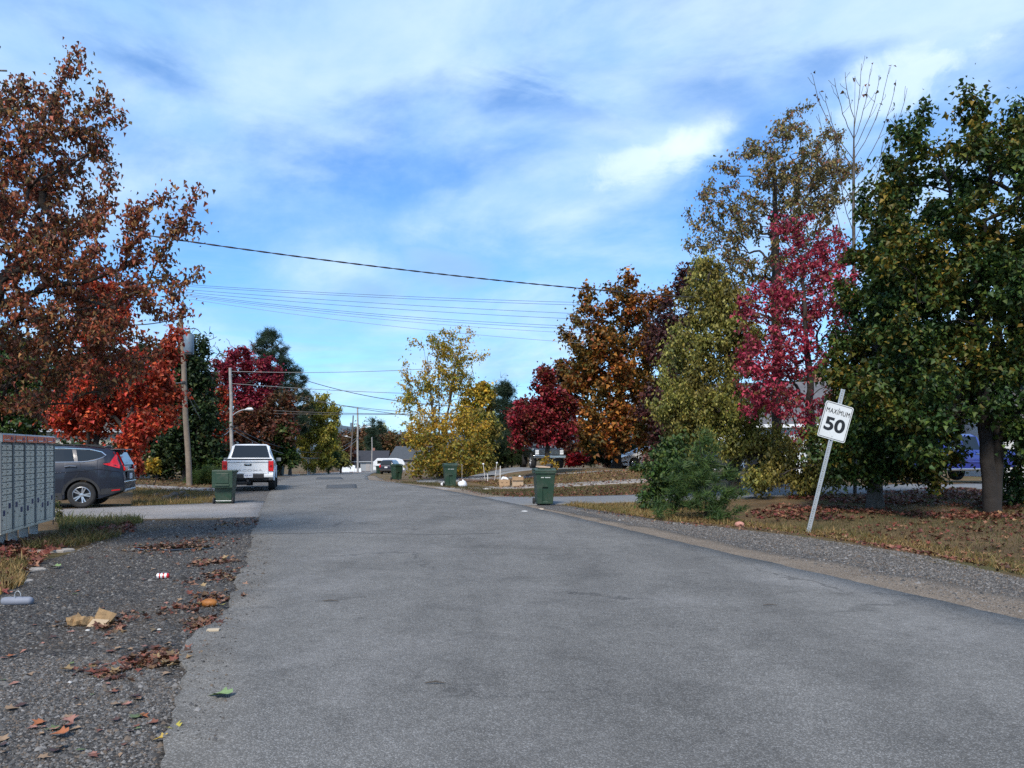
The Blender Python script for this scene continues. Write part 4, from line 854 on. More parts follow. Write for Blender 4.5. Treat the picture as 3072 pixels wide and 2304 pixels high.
# --- grey compact suv beside the mailboxes
PG = mat('grey_metallic', (.014, .017, .028), .36, .3, .05, 3, 0, 60, .3)
ref = G(247, 1524)
c = place('parked_car', 'dark grey suv parked across the driveway, half hidden by the mailboxes', 'car', ref, (3.56, -.80, 0), (.962, .272))
K = Car(c, 4.60, [(0, .66), (.06, .90), (.3, 1.04), (1.15, 1.17), (1.85, 1.60), (2.3, 1.69), (3.1, 1.705), (3.9, 1.665), (4.32, 1.60), (4.38, 1.52), (4.55, 1.14), (4.58, .98), (4.60, .76)],
        [(0, .64), (.9, 1.02), (1.4, 1.16), (3.4, 1.245), (4.2, 1.25), (4.6, 1.06)], [(0, .66), (.2, .82), (.7, .91), (4.0, .92), (4.35, .885), (4.6, .78)], [(0, .5), (1.6, .66), (3.5, .66), (4.3, .62), (4.6, .55)],
        [(0, .34), (.5, .22), (4.0, .22), (4.35, .34), (4.60, .46)], (.92, 3.56), .358, .415, .80, PG)
K.body()
K.wheels()
K.flank('front_window', [(1.62, 1.24), (2.42, 1.27), (2.42, 1.61), (2.15, 1.58)], GLASS)
K.flank('rear_door_window', [(2.50, 1.27), (3.38, 1.275), (3.28, 1.605), (2.50, 1.615)], GLASS)
K.flank('quarter_window', [(3.47, 1.28), (3.70, 1.295), (3.98, 1.37), (4.07, 1.43), (3.98, 1.50), (3.75, 1.57), (3.38, 1.60)], GLASS)
K.line('window_trim', [(1.50, 1.21), (2.6, 1.245), (3.6, 1.255), (3.85, 1.29), (4.07, 1.38), (4.14, 1.435), (4.02, 1.53), (3.72, 1.605), (3.1, 1.635), (2.3, 1.635)], CHROME, .016)
K.line('door_seam', [(3.52, 1.25), (3.55, 1.10), (3.46, .90), (3.30, .74), (3.14, .62), (3.08, .42)], BLACKP, .006, -.001)
K.line('door_seam', [(2.46, 1.23), (2.46, .40)], BLACKP, .006, -.001)
K.line('body_crease', [(1.2, .88), (2.6, .94), (3.3, .99), (4.0, 1.06), (4.5, .98)], PG, .014, -.005)
K.flank('fuel_door', [(3.63, .99), (3.89, 1.0), (3.90, 1.14), (3.64, 1.13)], PG, .004)
K.line('fuel_door_gap', [(3.63, .99), (3.89, 1.0), (3.90, 1.14), (3.64, 1.13), (3.63, .99)], BLACKP, .005, .001, (-1,))
K.line('door_handle', [(3.16, 1.12), (3.28, 1.14), (3.44, 1.13)], BLACKP, .02, .02); K.line('handle_strip', [(3.16, 1.135), (3.28, 1.155), (3.44, 1.145)], CHROME, .009, .035)
def archpoly(a, r0, r1, n=16): return [(a + r1 * math.cos(t), .358 + r1 * math.sin(t)) for t in np.linspace(0.02, math.pi - .02, n)] + [(a + r0 * math.cos(t), .358 + r0 * math.sin(t)) for t in np.linspace(math.pi - .02, .02, n)]
for a in K.ax: K.flank('wheel_arch_trim', archpoly(a, .418, .485), BLACKP, .010)
K.flank('sill_cladding', [(1.4, .235), (3.1, .235), (3.09, .42), (1.4, .42)], BLACKP, .010)
K.flank('bumper_cladding', [(4.04, .36), (4.3, .38), (4.57, .47), (4.58, .56), (4.05, .52)], BLACKP, .012)
K.flank('bumper_reflector', [(4.30, .455), (4.50, .475), (4.50, .51), (4.30, .49)], REDL, .018)
K.flank('tail_light', [(4.08, 1.205), (4.25, 1.15), (4.42, 1.10), (4.575, 1.06), (4.575, 1.12), (4.555, 1.18), (4.50, 1.28), (4.38, 1.52), (4.30, 1.53), (4.40, 1.32), (4.41, 1.25), (4.26, 1.235)], REDL, .016)
for sd_ in (-1, 1):
    b = MB(); b.box((4.60, sd_ * .60, 1.07), (.05, .34, .11)); b.obj('inner_tail_light', REDL, c, .015)
b = MB(); b.add([(4.38, -.56, 1.51), (4.38, .56, 1.51), (4.55, .64, 1.16), (4.55, -.64, 1.16)], [(0, 1, 2, 3)]); o = b.obj('rear_window', GLASS, c); o.location = (.03, 0, .012)
b = MB(); b.box((4.38, 0, 1.60), (.36, 1.14, .035)); b.obj('roof_spoiler', PG, c, .012)
b = MB(); b.prism([(3.90, 1.66), (4.12, 1.65), (4.10, 1.73), (4.05, 1.735)], -.03, .03); b.obj('roof_antenna', PG, c, .01)
for sd_ in (-1, 1):
    b = MB(); b.tube([(2.0, sd_ * .54, 1.66), (2.4, sd_ * .56, 1.735), (3.6, sd_ * .55, 1.725), (4.05, sd_ * .52, 1.65)], .016, 6); b.obj('roof_rail', BLACKP, c)
b = MB(); b.box((4.60, 0, 1.02), (.03, 1.3, .05)); b.obj('tailgate_trim', CHROME, c, .01)
b = MB(); b.box((4.605, 0, .86), (.02, .9, .26)); tp_ = b.obj('plate_recess', BLACKP, c, .01)
b = MB(); b.box((4.625, 0, .85), (.012, .34, .16)); b.obj('licence_plate', PLATE, tp_, .004)
b = MB(); b.box((4.60, 0, .70), (.06, 1.5, .05)); b.obj('bumper_trim', CHROME, c, .015)
b = MB(); b.box((4.58, 0, .46), (.1, 1.3, .08)); b.obj('skid_plate', ALLOY, c, .02)

# --- white pickup on the left shoulder
PW = paint('white_paint', (.74, .76, .78), 0, .3)
rc = GX(744, 29.2)
c = place('pickup_truck', 'white pickup truck seen from behind, parked on the left shoulder', 'pickup', rc, (5.4, 0, 0), (.272, -.962))
K = Car(c, 5.38, [(0, .9), (.08, 1.06), (1.3, 1.18), (1.5, 1.24), (2.05, 1.76), (2.4, 1.84), (3.3, 1.845), (3.42, 1.78), (3.66, 1.27), (3.70, 1.22), (5.34, 1.215), (5.38, 1.17)],
        [(0, .85), (1.5, 1.14), (3.7, 1.16), (5.38, 1.16)], [(0, .72), (.25, .88), (.9, .94), (3.6, .945), (4.3, .955), (5.38, .93)], [(0, .7), (2.0, .74), (3.6, .72), (5.38, .85)],
        [(0, .5), (.4, .38), (4.9, .42), (5.38, .62)], (1.0, 4.25), .392, .47, .84, PW)
K.body(); K.wheels(6, .6, ALLOY, .27, False)
b = MB(); b.add([(3.40, -.60, 1.775), (3.40, .60, 1.775), (3.64, .73, 1.30), (3.64, -.73, 1.30)], [(0, 1, 2, 3)]); o = b.obj('rear_window', GLASS, c); o.location = (.035, 0, .012)
b = MB(); b.box((4.52, 0, 1.235), (1.62, 1.66, .035)); b.obj('bed_cover', BLACKP, c, .01)
b = MB(); b.box((5.40, 0, .945), (.05, 1.46, .52)); b.box((5.425, 0, 1.165), (.07, 1.46, .05)); b.box((5.415, 0, .73), (.04, 1.40, .06)); b.obj('tailgate', PW, c, .015)
b = MB(); b.box((5.43, 0, 1.04), (.03, .26, .085)); tg_ = b.obj('tailgate_handle', BLACKP, c, .02)
b = MB(); b.box((5.45, 0, 1.05), (.02, .18, .04)); b.obj('handle_grip', CHROME, tg_, .008)
text_obj('tailgate_lettering', 'TACOMA', 1.05, .085, at(FACE_X, (5.427, 0, .835)), mat('embossed_grey', (.50, .51, .52), .4), c, .01, .006, 1.15)
text_obj('tailgate_badge', 'TACOMA', .20, .02, at(FACE_X, (5.427, .56, .755)), BLACKP, c, .01, .004)
for sd_ in (-1, 1):
    b = MB(); b.box((5.37, sd_ * .835, .985), (.10, .185, .40)); t_ = b.obj('tail_light', REDL, c, .02)
    b = MB(); b.box((5.415, sd_ * .835, .98), (.02, .10, .10)); b.obj('reverse_lamp', mat('dark_red_lens', (.22, .006, .01), .15), t_, .01)
    b = MB(); b.box((5.42, sd_ * .74, .615), (.16, .36, .13)); b.obj('bumper_corner', PW, c, .03)
    b = MB(); b.box((1.95, sd_ * 1.05, 1.20), (.14, .22, .17)); mr = b.obj('side_mirror', BLACKP, c, .04)
    b = MB(); b.box((2.025, sd_ * 1.05, 1.20), (.01, .18, .13)); b.obj('mirror_glass', glass_mat('mirror_glass', (.2, .22, .22), .05), mr, .01)
    b = MB(); b.box((4.25, sd_ * .95, .60), (1.0, .07, .04)); b.obj('mud_guard', BLACKP, c, .01)
    K.flank('side_window', [(2.0, 1.2), (3.35, 1.2), (3.25, 1.73), (2.3, 1.73)], GLASS, .006, (sd_,))
for a in K.ax:
    K.flank('wheel_arch_flare', [(a + r1 * math.cos(t), .392 + r1 * math.sin(t)) for r1, rg in ((.55, np.linspace(.05, math.pi - .05, 14)), (.474, np.linspace(math.pi - .05, .05, 14))) for t in rg], PW, .035, (-1, 1), .06)
b = MB(); b.box((5.44, 0, .60), (.15, 1.16, .17)); b.box((5.36, 0, .50), (.1, 1.5, .1)); bp = b.obj('rear_bumper', BLACKP, c, .02)
b = MB(); b.box((5.525, .02, .63), (.012, .32, .16)); b.obj('licence_plate', PLATE, bp, .004)
text_obj('plate_characters', 'GLK 417', .25, .05, at(FACE_X, (5.534, .02, .635)), mat('plate_blue', (.04, .07, .24), .5), bp, .01, .002)
b = MB(); b.box((5.45, 0, .43), (.2, .09, .09)); b.tube([(5.3, .1, .36), (5.3, -.4, .36)], .09, 10); b.obj('tow_hitch', BLACKP, c, .01)
b = MB(); b.box((4.25, 0, .39), (.14, 1.5, .14)); b.tube([(4.25, -.12, .37), (4.25, .12, .37)], .17, 12); b.obj('rear_axle', BLACKP, c, .02)

# --- old black pickup under the burgundy maple
PB = paint('black_paint', (.016, .018, .022), 0, .25)
fc = GX(1648, 46)
c = place('pickup_truck', 'old black square-nosed pickup with chrome bumper behind the burgundy maple', 'pickup', fc, (0, 0, 0), (-.17, .985))
K = Car(c, 4.9, [(0, 1.16), (.04, 1.22), (1.5, 1.30), (1.62, 1.32), (2.0, 1.84), (2.3, 1.9), (3.1, 1.9), (3.22, 1.85), (3.3, 1.32), (4.9, 1.3)], [(0, 1.1), (1.5, 1.22), (4.9, 1.22)], [(0, .90), (.2, .96), (4.9, .97)], [(0, .8), (2, .76), (3.2, .76), (4.9, .9)],
        [(0, .68), (4.9, .66)], (.85, 3.9), .46, .53, .84, PB)
K.body(); K.wheels(6, .5, ALLOY, .32, False)
b = MB(); b.box((-.015, 0, 1.0), (.05, 1.24, .30)); gr = b.obj('grille', mat('grille_dark', (.05, .052, .055), .4, .5), c, .01)
for z in (.90, .96, 1.02, 1.08):
    b = MB(); b.box((-.045, 0, z), (.02, 1.2, .012)); b.obj('grille_bar', CHROME, gr)
b = MB(); b.box((-.06, 0, 1.0), (.02, .2, .07)); b.obj('grille_badge', mat('badge_gold', (.4, .3, .08), .3, .8), gr, .01)
for sd_ in (-1, 1):
    for z in (1.07, .93):
        b = MB(); b.box((-.03, sd_ * .75, z), (.05, .22, .125)); b.obj('headlight', CLEARL, c, .012)
    b = MB(); b.box((1.55, sd_ * 1.14, 1.46), (.10, .20, .26)); b.obj('side_mirror', PW, c, .03)
    b = MB(); b.box((2.6, sd_ * .984, 1.10), (4.4, .016, .035)); b.obj('chrome_strip', CHROME, c)
    K.flank('side_window', [(1.95, 1.36), (3.1, 1.36), (3.05, 1.78), (2.25, 1.78)], GLASS, .006, (sd_,))
    b = MB(); b.lathe([(0, 0), (.09, .03), (.1, .1), (0, .12)], 12, 'x', (2.35, sd_ * .4, 1.98)); b.obj('roof_lamp', CLEARL, c)
b = MB(); b.box((-.10, 0, .74), (.16, 1.98, .17)); b.obj('front_bumper', CHROME, c, .03)
b = MB(); b.box((.1, 0, .55), (.1, 1.4, .14)); b.obj('axle_beam', BLACKP, c, .02)
b = MB(); b.add([(1.64, -.72, 1.36), (1.64, .72, 1.36), (1.98, .64, 1.80), (1.98, -.64, 1.80)], [(0, 1, 2, 3)]); o = b.obj('windscreen', glass_mat('sky_glass', (.06, .075, .09), .05), c); o.location = (-.03, 0, .02)
b = MB(); b.box((.8, 0, 1.285), (1.1, .9, .02)); b.obj('hood_reflection', paint('bonnet_silver', (.42, .45, .5), .3), c, .01).rotation_euler = (0, -.05, 0)  # pale slab painted as the blue-white reflection on the black bonnet

# --- white compact car nose at the shrubs
def sedan(label, ref, refl, rear, pm, nose=True):
    c = place('parked_car', label, 'car', ref, refl, rear)
    K = Car(c, 4.5, [(0, .50), (.05, .70), (.35, .83), (1.15, 1.0), (1.95, 1.38), (2.5, 1.44), (3.2, 1.40), (4.0, 1.10), (4.45, 1.04), (4.5, .7)], [(0, .48), (.5, .76), (1.2, .92), (4.0, 1.0), (4.5, .9)], [(0, .58), (.15, .74), (.6, .87), (3.9, .88), (4.5, .74)],
            [(0, .5), (1.9, .62), (3.3, .62), (4.5, .6)], [(0, .30), (.3, .2), (4.1, .22), (4.5, .36)], (.88, 3.58), .325, .375, .77, pm)
    K.body(); K.wheels(5, .68, ALLOY, .2, False)
    K.flank('front_window', [(1.55, .98), (2.45, 1.0), (2.45, 1.33), (2.1, 1.31)], GLASS); K.flank('rear_window', [(2.53, 1.0), (3.45, 1.05), (3.1, 1.32), (2.53, 1.34)], GLASS)
    K.line('window_trim', [(1.4, .955), (2.4, .98), (3.6, 1.04)], CHROME, .012)
    K.flank('headlight', [(.10, .62), (.50, .71), (.78, .80), (.55, .79), (.18, .70)], CLEARL, .012)
    K.flank('headlight_surround', [(.07, .60), (.5, .685), (.84, .81), (.52, .80), (.16, .715)], BLACKP, .006)
    K.flank('fog_lamp_recess', [(.08, .36), (.42, .40), (.34, .50), (.14, .47)], BLACKP, .008)
    K.line('body_crease', [(1.2, .62), (2.4, .70), (3.9, .80)], pm, .012, -.004)
    b = MB(); b.box((.0, 0, .42), (.04, .92, .20)); b.obj('grille', BLACKP, c, .02)
    b = MB(); b.box((.01, 0, .60), (.05, .55, .05)); b.obj('upper_grille', BLACKP, c, .015)
    b = MB(); b.box((-.03, 0, .47), (.012, .3, .11)); b.obj('licence_plate', PLATE, c, .003)
    b = MB(); b.add([(1.22, -.60, 1.01), (1.22, .60, 1.01), (1.93, .54, 1.35), (1.93, -.54, 1.35)], [(0, 1, 2, 3)]); o = b.obj('windscreen', GLASS, c); o.location = (-.02, 0, .03)
    for sd_ in (-1, 1):
        b = MB(); b.box((1.65, sd_ * .96, 1.02), (.12, .18, .12)); b.obj('side_mirror', pm, c, .03)
    return c
sedan('white compact car with only its nose showing past the shrubs', G(1903, 1408), (.88, -.77, 0), (.955, .30), paint('bright_white_paint', (.86, .88, .90), 0, .4))
sedan('dark parked car glimpsed through leaves behind the olive birch', GX(2150, 38.5), (2.2, -.77, 0), (.98, .18), paint('charcoal_paint', (.03, .032, .036), .3))

# --- blue pickup behind the grey-trunked maple
PBL = paint('blue_paint', (.018, .035, .26), .2, .28)
c = place('pickup_truck', 'bright blue pickup parked beyond the trees at the right edge', 'pickup', G(2790, 1449), (1.13, -.95, 0), (.93, .37))
c.scale = (1.13, 1.13, 1.13)
K = Car(c, 5.6, [(0, 1.0), (.08, 1.14), (1.3, 1.24), (1.5, 1.28), (2.0, 1.80), (2.4, 1.9), (3.5, 1.9), (3.62, 1.84), (3.85, 1.28), (5.6, 1.26)], [(0, .95), (1.5, 1.2), (5.6, 1.2)], [(0, .76), (.25, .92), (.9, .97), (5.6, .97)], [(0, .7), (2.0, .76), (5.6, .85)],
        [(0, .5), (.4, .46), (5.6, .55)], (1.0, 4.55), .40, .48, .86, PBL)
K.body(); K.wheels(5, .62, ALLOY, .26, False)
K.flank('front_window', [(1.75, 1.26), (2.65, 1.27), (2.65, 1.78), (2.2, 1.78)], GLASS); K.flank('rear_door_window', [(2.73, 1.27), (3.6, 1.27), (3.5, 1.78), (2.73, 1.79)], GLASS)
K.line('side_step', [(1.6, .50), (3.9, .50)], ALLOY, .05, .05)
K.line('body_crease', [(1.4, .78), (4.0, .78)], PBL, .03, 0)
K.line('door_seam', [(2.69, 1.2), (2.69, .55)], BLACKP, .006, -.001); K.line('door_handle', [(3.3, 1.1), (3.5, 1.1)], CHROME, .018, .02)
for sd_ in (-1, 1):
    b = MB(); b.box((1.9, sd_ * 1.10, 1.28), (.14, .22, .2)); b.obj('side_mirror', CHROME, c, .04)
    b = MB(); b.box((.02, sd_ * .66, .92), (.1, .34, .16)); b.obj('headlight', CLEARL, c, .02)
b = MB(); b.box((-.02, 0, .88), (.06, .9, .3)); b.obj('grille', CHROME, c, .02)

# --- dark suv far down the road
PD = paint('dark_blue_paint', (.028, .03, .05), .3)
c = place('parked_car', 'dark suv seen from behind on the driveway between the far green bins', 'car', GX(1158, 93), (4.5, 0, 0), (-.15, -.988))
K = Car(c, 4.5, [(0, .8), (.1, .95), (1.1, 1.1), (1.8, 1.62), (2.3, 1.74), (4.0, 1.74), (4.2, 1.66), (4.46, 1.12), (4.5, .8)], [(0, .75), (1.2, 1.0), (4.5, 1.05)], [(0, .7), (.4, .88), (4.2, .9), (4.5, .84)], [(0, .6), (2, .68), (4.5, .7)], [(0, .35), (.5, .25), (4.2, .28), (4.5, .4)], (.9, 3.6), .36, .42, .8, PD)
K.body(); K.wheels(5, .6, ALLOY, .22, False)
b = MB(); b.add([(4.22, -.62, 1.62), (4.22, .62, 1.62), (4.45, .7, 1.16), (4.45, -.7, 1.16)], [(0, 1, 2, 3)]); o = b.obj('rear_window', GLASS, c); o.location = (.03, 0, .01)
for sd_ in (-1, 1):
    b = MB(); b.box((4.45, sd_ * .76, 1.0), (.12, .16, .32)); b.obj('tail_light', REDL, c, .02)
b = MB(); b.box((4.51, 0, .86), (.02, .36, .17)); b.obj('licence_plate', PLATE, c)
b = MB(); b.box((4.5, 0, .5), (.1, 1.6, .2)); b.obj('rear_bumper', BLACKP, c, .03)
# --- white camper trailer behind it
c = thing('camper_trailer', 'low white camper trailer parked behind the dark suv', 'trailer', GX(1166, 112), R(8))
b = MB(); b.prism([(-2.2, .5), (2.3, .5), (2.3, 1.5), (2.0, 2.0), (1.2, 2.2), (-1.6, 2.2), (-2.2, 1.6)], -1, 1); b.obj('body', PW, c, .05)
for x in (-1.2, .3): b = MB(); b.box((x, -1.01, 1.65), (.8, .04, .4)); b.obj('window', GLASS, c)
b = MB(); b.box((0, -1.01, 1.1), (4.3, .03, .08)); b.obj('stripe', STEEL_G, c)
for x in (-.4, .4):
    b = MB(); b.lathe([(0, -.1), (.34, -.1), (.34, .1), (0, .1)], 16, 'y', (x, -.9, .34)); b.obj('wheel', RUBBER, c)

# ------------------------------------------------------------------ community mailboxes
MBX = mat('mailbox_grey', (.70, .61, .47), .5, .05, .07, 3, 0, 60, 0, (.22, .19, .15, .35)); MBS = mat('mailbox_side', (.20, .205, .20), .5, .2, .1, 4)
MBH = mat('mailbox_header', (.88, .16, .045), .4, 0, .12, 4); MBC = mat('mailbox_cap', (.42, .42, .41), .5, .1, .1, 4); MBL = mat('mailbox_emblem', (.12, .03, .16), .4, 0, .3, 30); LOCK = mat('lock_dark', (.05, .05, .05), .4, .6)
MUd = np.array([-.283, .959]); ang = math.atan2(MUd[1], MUd[0])     # row direction; faces towards the road
p0 = np.array(P(161, 1552, 14.4))[:2]
mod_w = .568
names = ['far end, beside the grey car', 'second from the grey car', 'in the middle of the row', 'second from the left picture edge', 'cut by the left picture edge']
dw, dh = .236, .108
def door_mesh(nm, w_, h_): b = MB(); b.box((0, 0, 0), (w_ - .012, .016, h_ - .012)); return b.data(nm, MBX, .003, 0, 1)
D_SM = door_mesh('mail_door', dw, dh)
b = MB(); b.lathe([(0, -.018), (.011, -.017), (.012, -.004)], 10, 'y'); LOCKD = b.data('lock', LOCK)
for i in range(5):
    o_ = p0 - MUd * mod_w * (i + 1); zg = .0
    c = thing('mailbox_cabinet', f'grey community mailbox cabinet with orange header, {names[i]}', 'mailbox', (o_[0], o_[1], zg), ang, 'community mailbox cabinets in a row')
    # local: x along the row (0..mod_w), front faces -y
    b = MB(); b.box((mod_w / 2 - .01, .22, .995), (mod_w - .03, .44, 1.37)); b.obj('cabinet_body', MBS, c, .008)
    for x in (.0, mod_w - .028): b = MB(); b.box((x + .006, .21, .995), (.028, .47, 1.375)); b.obj('side_frame', MBS, c, .004)
    b = MB(); b.prism([(-.035, 1.685), (.40, 1.685), (.40, 1.80), (-.01, 1.825), (-.035, 1.80)], .012, mod_w - .03, 'x'); b.obj('header_cap', MBC, c, .008)
    b = MB(); b.box((mod_w / 2 - .01, -.041, 1.745), (mod_w - .075, .012, .108)); hd_ = b.obj('header_panel', MBH, c, .003)
    b = MB(); b.prism([(.33, 1.72), (.37, 1.72), (.40, 1.76), (.43, 1.72), (.455, 1.72), (.415, 1.775), (.36, 1.775)], -.050, -.046); b.obj('emblem', MBL, hd_)
    b = MB(); b.box((.17, -.0485, 1.722), (.24, .004, .014)); b.obj('emblem_line', PLATE, hd_)
    b = MB(); b.box((mod_w / 2 - .01, .22, .295), (mod_w - .02, .46, .05)); b.obj('base_rail', MBX, c, .006)
    for k_, xx in enumerate((.02, .02 + dw + .012)):
        rows = 9 if (k_ + i) % 2 else 10; z = 1.672 - .012
        for r_ in range(rows):
            o = link('mail_door', D_SM, c); o.location = (xx + dw / 2, -.006, z - dh / 2); z -= dh - .006 if False else .098
            o.scale = (1, 1, .094 / dh)
            lo = link('lock', LOCKD, o); lo.location = (-dw * .36, 0, .012)
        hz = z - .335; b = MB(); b.box((xx + dw / 2, -.006, (z + .325) / 2), (dw - .008, .016, hz)); pd = b.obj('parcel_door', MBX, c, .003)
        b = MB(); b.box((xx + dw * .52, -.0155, z - .085), (.10, .003, .085)); b.obj('sticker', mat('sticker_dark', (.035, .04, .10), .5, 0, .5, 40) if (i, k_) == (0, 0) else bpy.data.materials['sticker_dark'], pd)
        lo = link('lock', LOCKD, pd); lo.location = (xx + .03, -.006, z - .19)
    for xx in (.28,):
        b = MB(); b.box((xx, .25, .13), (.10, .12, .32)); b.obj('pedestal', MBC, c, .008)
    b = MB(); b.box((mod_w / 2, .25, -.02), (.3, .3, .05)); b.obj('footing', M_STONE, c, .01)
# flagstones before the mailboxes
for i, (px, py, w_, d_) in enumerate([(205, 1612, .62, .40), (182, 1636, .66, .42), (150, 1655, .7, .44), (55, 1716, .6, .36), (28, 1750, .5, .34)]):
    q = G(px, py); b = MB(); n_ = 9
    poly = [(math.cos(2 * math.pi * k / n_) * w_ * .5 * random.uniform(.85, 1.1), math.sin(2 * math.pi * k / n_) * d_ * .5 * random.uniform(.85, 1.1)) for k in range(n_)]
    b.prism(poly, -.05, .035, 'z'); o = b.obj('flagstone', M_STONE, None, .01); o.location = q; o.rotation_euler = (0, 0, random.uniform(-.3, .3))
    tag(o, ['flat stone nearest the grass below the last mailbox', 'flat grey stone second from the mailbox grass', 'long flat stone at the edge of the dark gravel', 'flat stone among leaves below the cut mailbox', 'small flat stone in leaves at the left picture edge'][i], 'stone', 'flagstones by the mailboxes')

# ------------------------------------------------------------------ green wheeled bins
GREEN = mat('bin_green', (.016, .046, .026), .5, 0, .12, 5, .06, 80, 0, (.10, .095, .075, .5)); GREEN2 = mat('bin_green_faded', (.055, .105, .075), .55, 0, .15, 6, .06, 80, 0, (.16, .14, .11, .35))
DKGREEN = mat('bin_dark_green', (.026, .036, .028), .55, 0, .15, 6); MARK = mat('bin_marking', (.60, .62, .60), .6)
def bin_(label, loc, rot, lid='shut', m=GREEN, mark=True, s=1.0):
    c = thing('wheeled_bin', label, 'bin', loc, rot, 'green wheeled bins put out along the street'); c.scale = (s, s, s)
    bw, bd, tw, td, z0, z1 = .22, .25, .275, .335, .045, .965
    us = [0, .34, .66, 1]; vs_ = [0, .07, .52, 1]; V = []; F = []
    def pt(u, v, push=0): 
        w_ = bw + (tw - bw) * v; d_ = bd + (td - bd) * v; return (-w_ + 2 * w_ * u, -d_ + push, z0 + (z1 - z0) * v)
    for v in vs_:
        for u in us: V.append(pt(u, v))
    for j in range(3):
        for i in range(3):
            if (i, j) != (1, 1): F.append((j * 4 + i, j * 4 + i + 1, j * 4 + i + 5, j * 4 + i + 4))
    q = len(V); V += [pt(us[i], vs_[j], .045) for j in (1, 2) for i in (1, 2)]
    F += [(q, q + 1, q + 3, q + 2), (5, 6, q + 1, q), (9, 10, q + 3, q + 2), (5, 9, q + 2, q), (6, 10, q + 3, q + 1)]
    q = len(V); V += [(-bw, bd, z0), (bw, bd, z0), (tw, td, z1), (-tw, td, z1)]
    F += [(q, q + 1, q + 2, q + 3), (0, 4, 8, 12, q + 3, q), (3, 7, 11, 15, q + 2, q + 1), (0, 1, 2, 3, q + 1, q)] + ([(12, 13, 14, 15, q + 2, q + 3)])
    b = MB(); b.add(V, F); bo = b.obj('bin_body', m, c, .012)
    b = MB(); 
    for x in (-1, 1): b.box((x * (tw + .012), 0, z1 - .02), (.03, 2 * td + .05, .07))
    for y in (-1, 1): b.box((0, y * (td + .012), z1 - .02), (2 * tw, .03, .07))
    b.obj('rim', m, c, .008)
    if lid == 'shut':
        b = MB(); b.prism([(-td - .045, .99), (-td - .02, 1.02), (-.1, 1.055), (td, 1.05), (td + .05, 1.0), (td + .03, .985)], -tw - .03, tw + .03, 'x'); b.box((0, -.05, 1.06), (.34, .34, .02)); b.obj('lid', m, c, .012)
    else:
        b = MB(); b.box((0, td + .075, .74), (2 * tw + .02, .05, .50)); b.box((0, td + .108, .76), (.36, .02, .30)); b.box((0, td + .05, .985), (2 * tw, .1, .03)); b.box((0, td + .118, .56), (.4, .03, .04)); b.obj('lid', m, c, .014)
    b = MB(); b.tube([(-tw, td + .02, .955), (-tw, td + .09, .96), (tw, td + .09, .96), (tw, td + .02, .955)], .018, 8); b.obj('handle', m, c)
    for x in (-1, 1):
        b = MB(); b.lathe([(.03, -.022), (.085, -.028), (.10, -.018), (.10, .018), (.085, .028), (.03, .022)], 18, 'x', (x * (bw + .045), bd + .0, .10)); wh = b.obj('wheel', RUBBER, c, 0, .6)
        b = MB(); b.lathe([(0, .03 * x), (.05, .03 * x), (.055, .0)], 12, 'x', (x * (bw + .045), bd, .10)); b.obj('hub', DKGREEN, wh)
    b = MB(); b.tube([(-bw - .04, bd, .1), (bw + .04, bd, .1)], .012, 6); b.obj('axle', GALV, c)
    if mark:
        b = MB()
        for k in range(9):
            if k not in (3,): b.box((-.12 + k * .03, -.323, .80), (.02, .006, .026))
        o = b.obj('printed_marking', MARK, c); o.rotation_euler = (0, 0, 0)
    return c
bin_('green wheeled bin with its lid flung open, beside the white pickup', G(676, 1511), R(180 + 9), 'open', GREEN, False)
B2 = bin_('green wheeled bin standing nearest on the right, cardboard on its lid', G(1632, 1515), R(6), 'shut', GREEN)
bin_('green wheeled bin with white bags at its foot', G(1350, 1461), R(12), 'shut', GREEN)
bin_('green wheeled bin in front of the far dark suv', G(1190, 1440), R(38), 'shut', GREEN, False, .98)
bin_('small far green bin standing left of the dark suv', GX(1136, 101), R(30), 'shut', GREEN, False)
bin_('dark green bin on the shoulder just beyond the white pickup', GX(842, 77), R(170), 'shut', DKGREEN, False)
bin_('dark bin at the foot of the white birch trunks', GX(940, 104), R(150), 'shut', DKGREEN, False)
# things on and round the bins
lid_top = Matrix.Rotation(R(6), 4, 'Z'); bl = B2.location
cardb = mat('cardboard', (.36, .235, .135), .85, 0, .12, 6, .1, 40); cardin = mat('cardboard_dark', (.16, .10, .06), .9)
b = MB(); b.box((0, 0, .02), (.36, .24, .035)); o = b.obj('cardboard_sheet', mat('cardboard_pale', (.52, .36, .25), .85), None, .004); o.location = bl + Vector((-.03, -.02, 1.075)); o.rotation_euler = (.05, .04, .3); tag(o, 'folded pale cardboard lying on the nearest right bin lid', 'cardboard')
b = MB(); b.tube([(-.1, 0, .01), (-.03, .03, .05), (.05, -.02, .045), (.11, .01, .01)], [.03, .06, .055, .02], 8); o = b.obj('black_bag', BLACKP, None, 0, .9); o.location = bl + Vector((.15, .02, 1.085)); tag(o, 'small crumpled black bag on the nearest right bin lid', 'bag')
for i, (px, py, s, col) in enumerate([(1388, 1462, .34, (.70, .72, .76)), (1332, 1460, .24, (.66, .66, .68))]):
    q = G(px, py); b = MB(); pr = [(0, 0), (.8, .02), (1.0, .25), (.93, .55), (.6, .8), (.2, .86), (.12, 1.0), (0, 1.02)]; b.lathe([(r_ * s * .62, h * s) for r_, h in pr], 18)
    b.v = [(x * (1 + .12 * math.sin(7 * z / s + 3 * x / s)), y * (1 + .12 * math.cos(5 * z / s + 4 * y / s)), z + .02 * math.sin(9 * x / s)) for x, y, z in b.v]
    o = b.obj('rubbish_bag', mat('bag_white_%d' % i, col, .4, 0, .12, 12, .4, 25), None, 0, 1.0); o.location = q; tag(o, ['tied white rubbish bag right of the bagged green bin', 'small white and brown bag left of the bagged green bin'][i], 'bag', 'rubbish bags beside the bin')
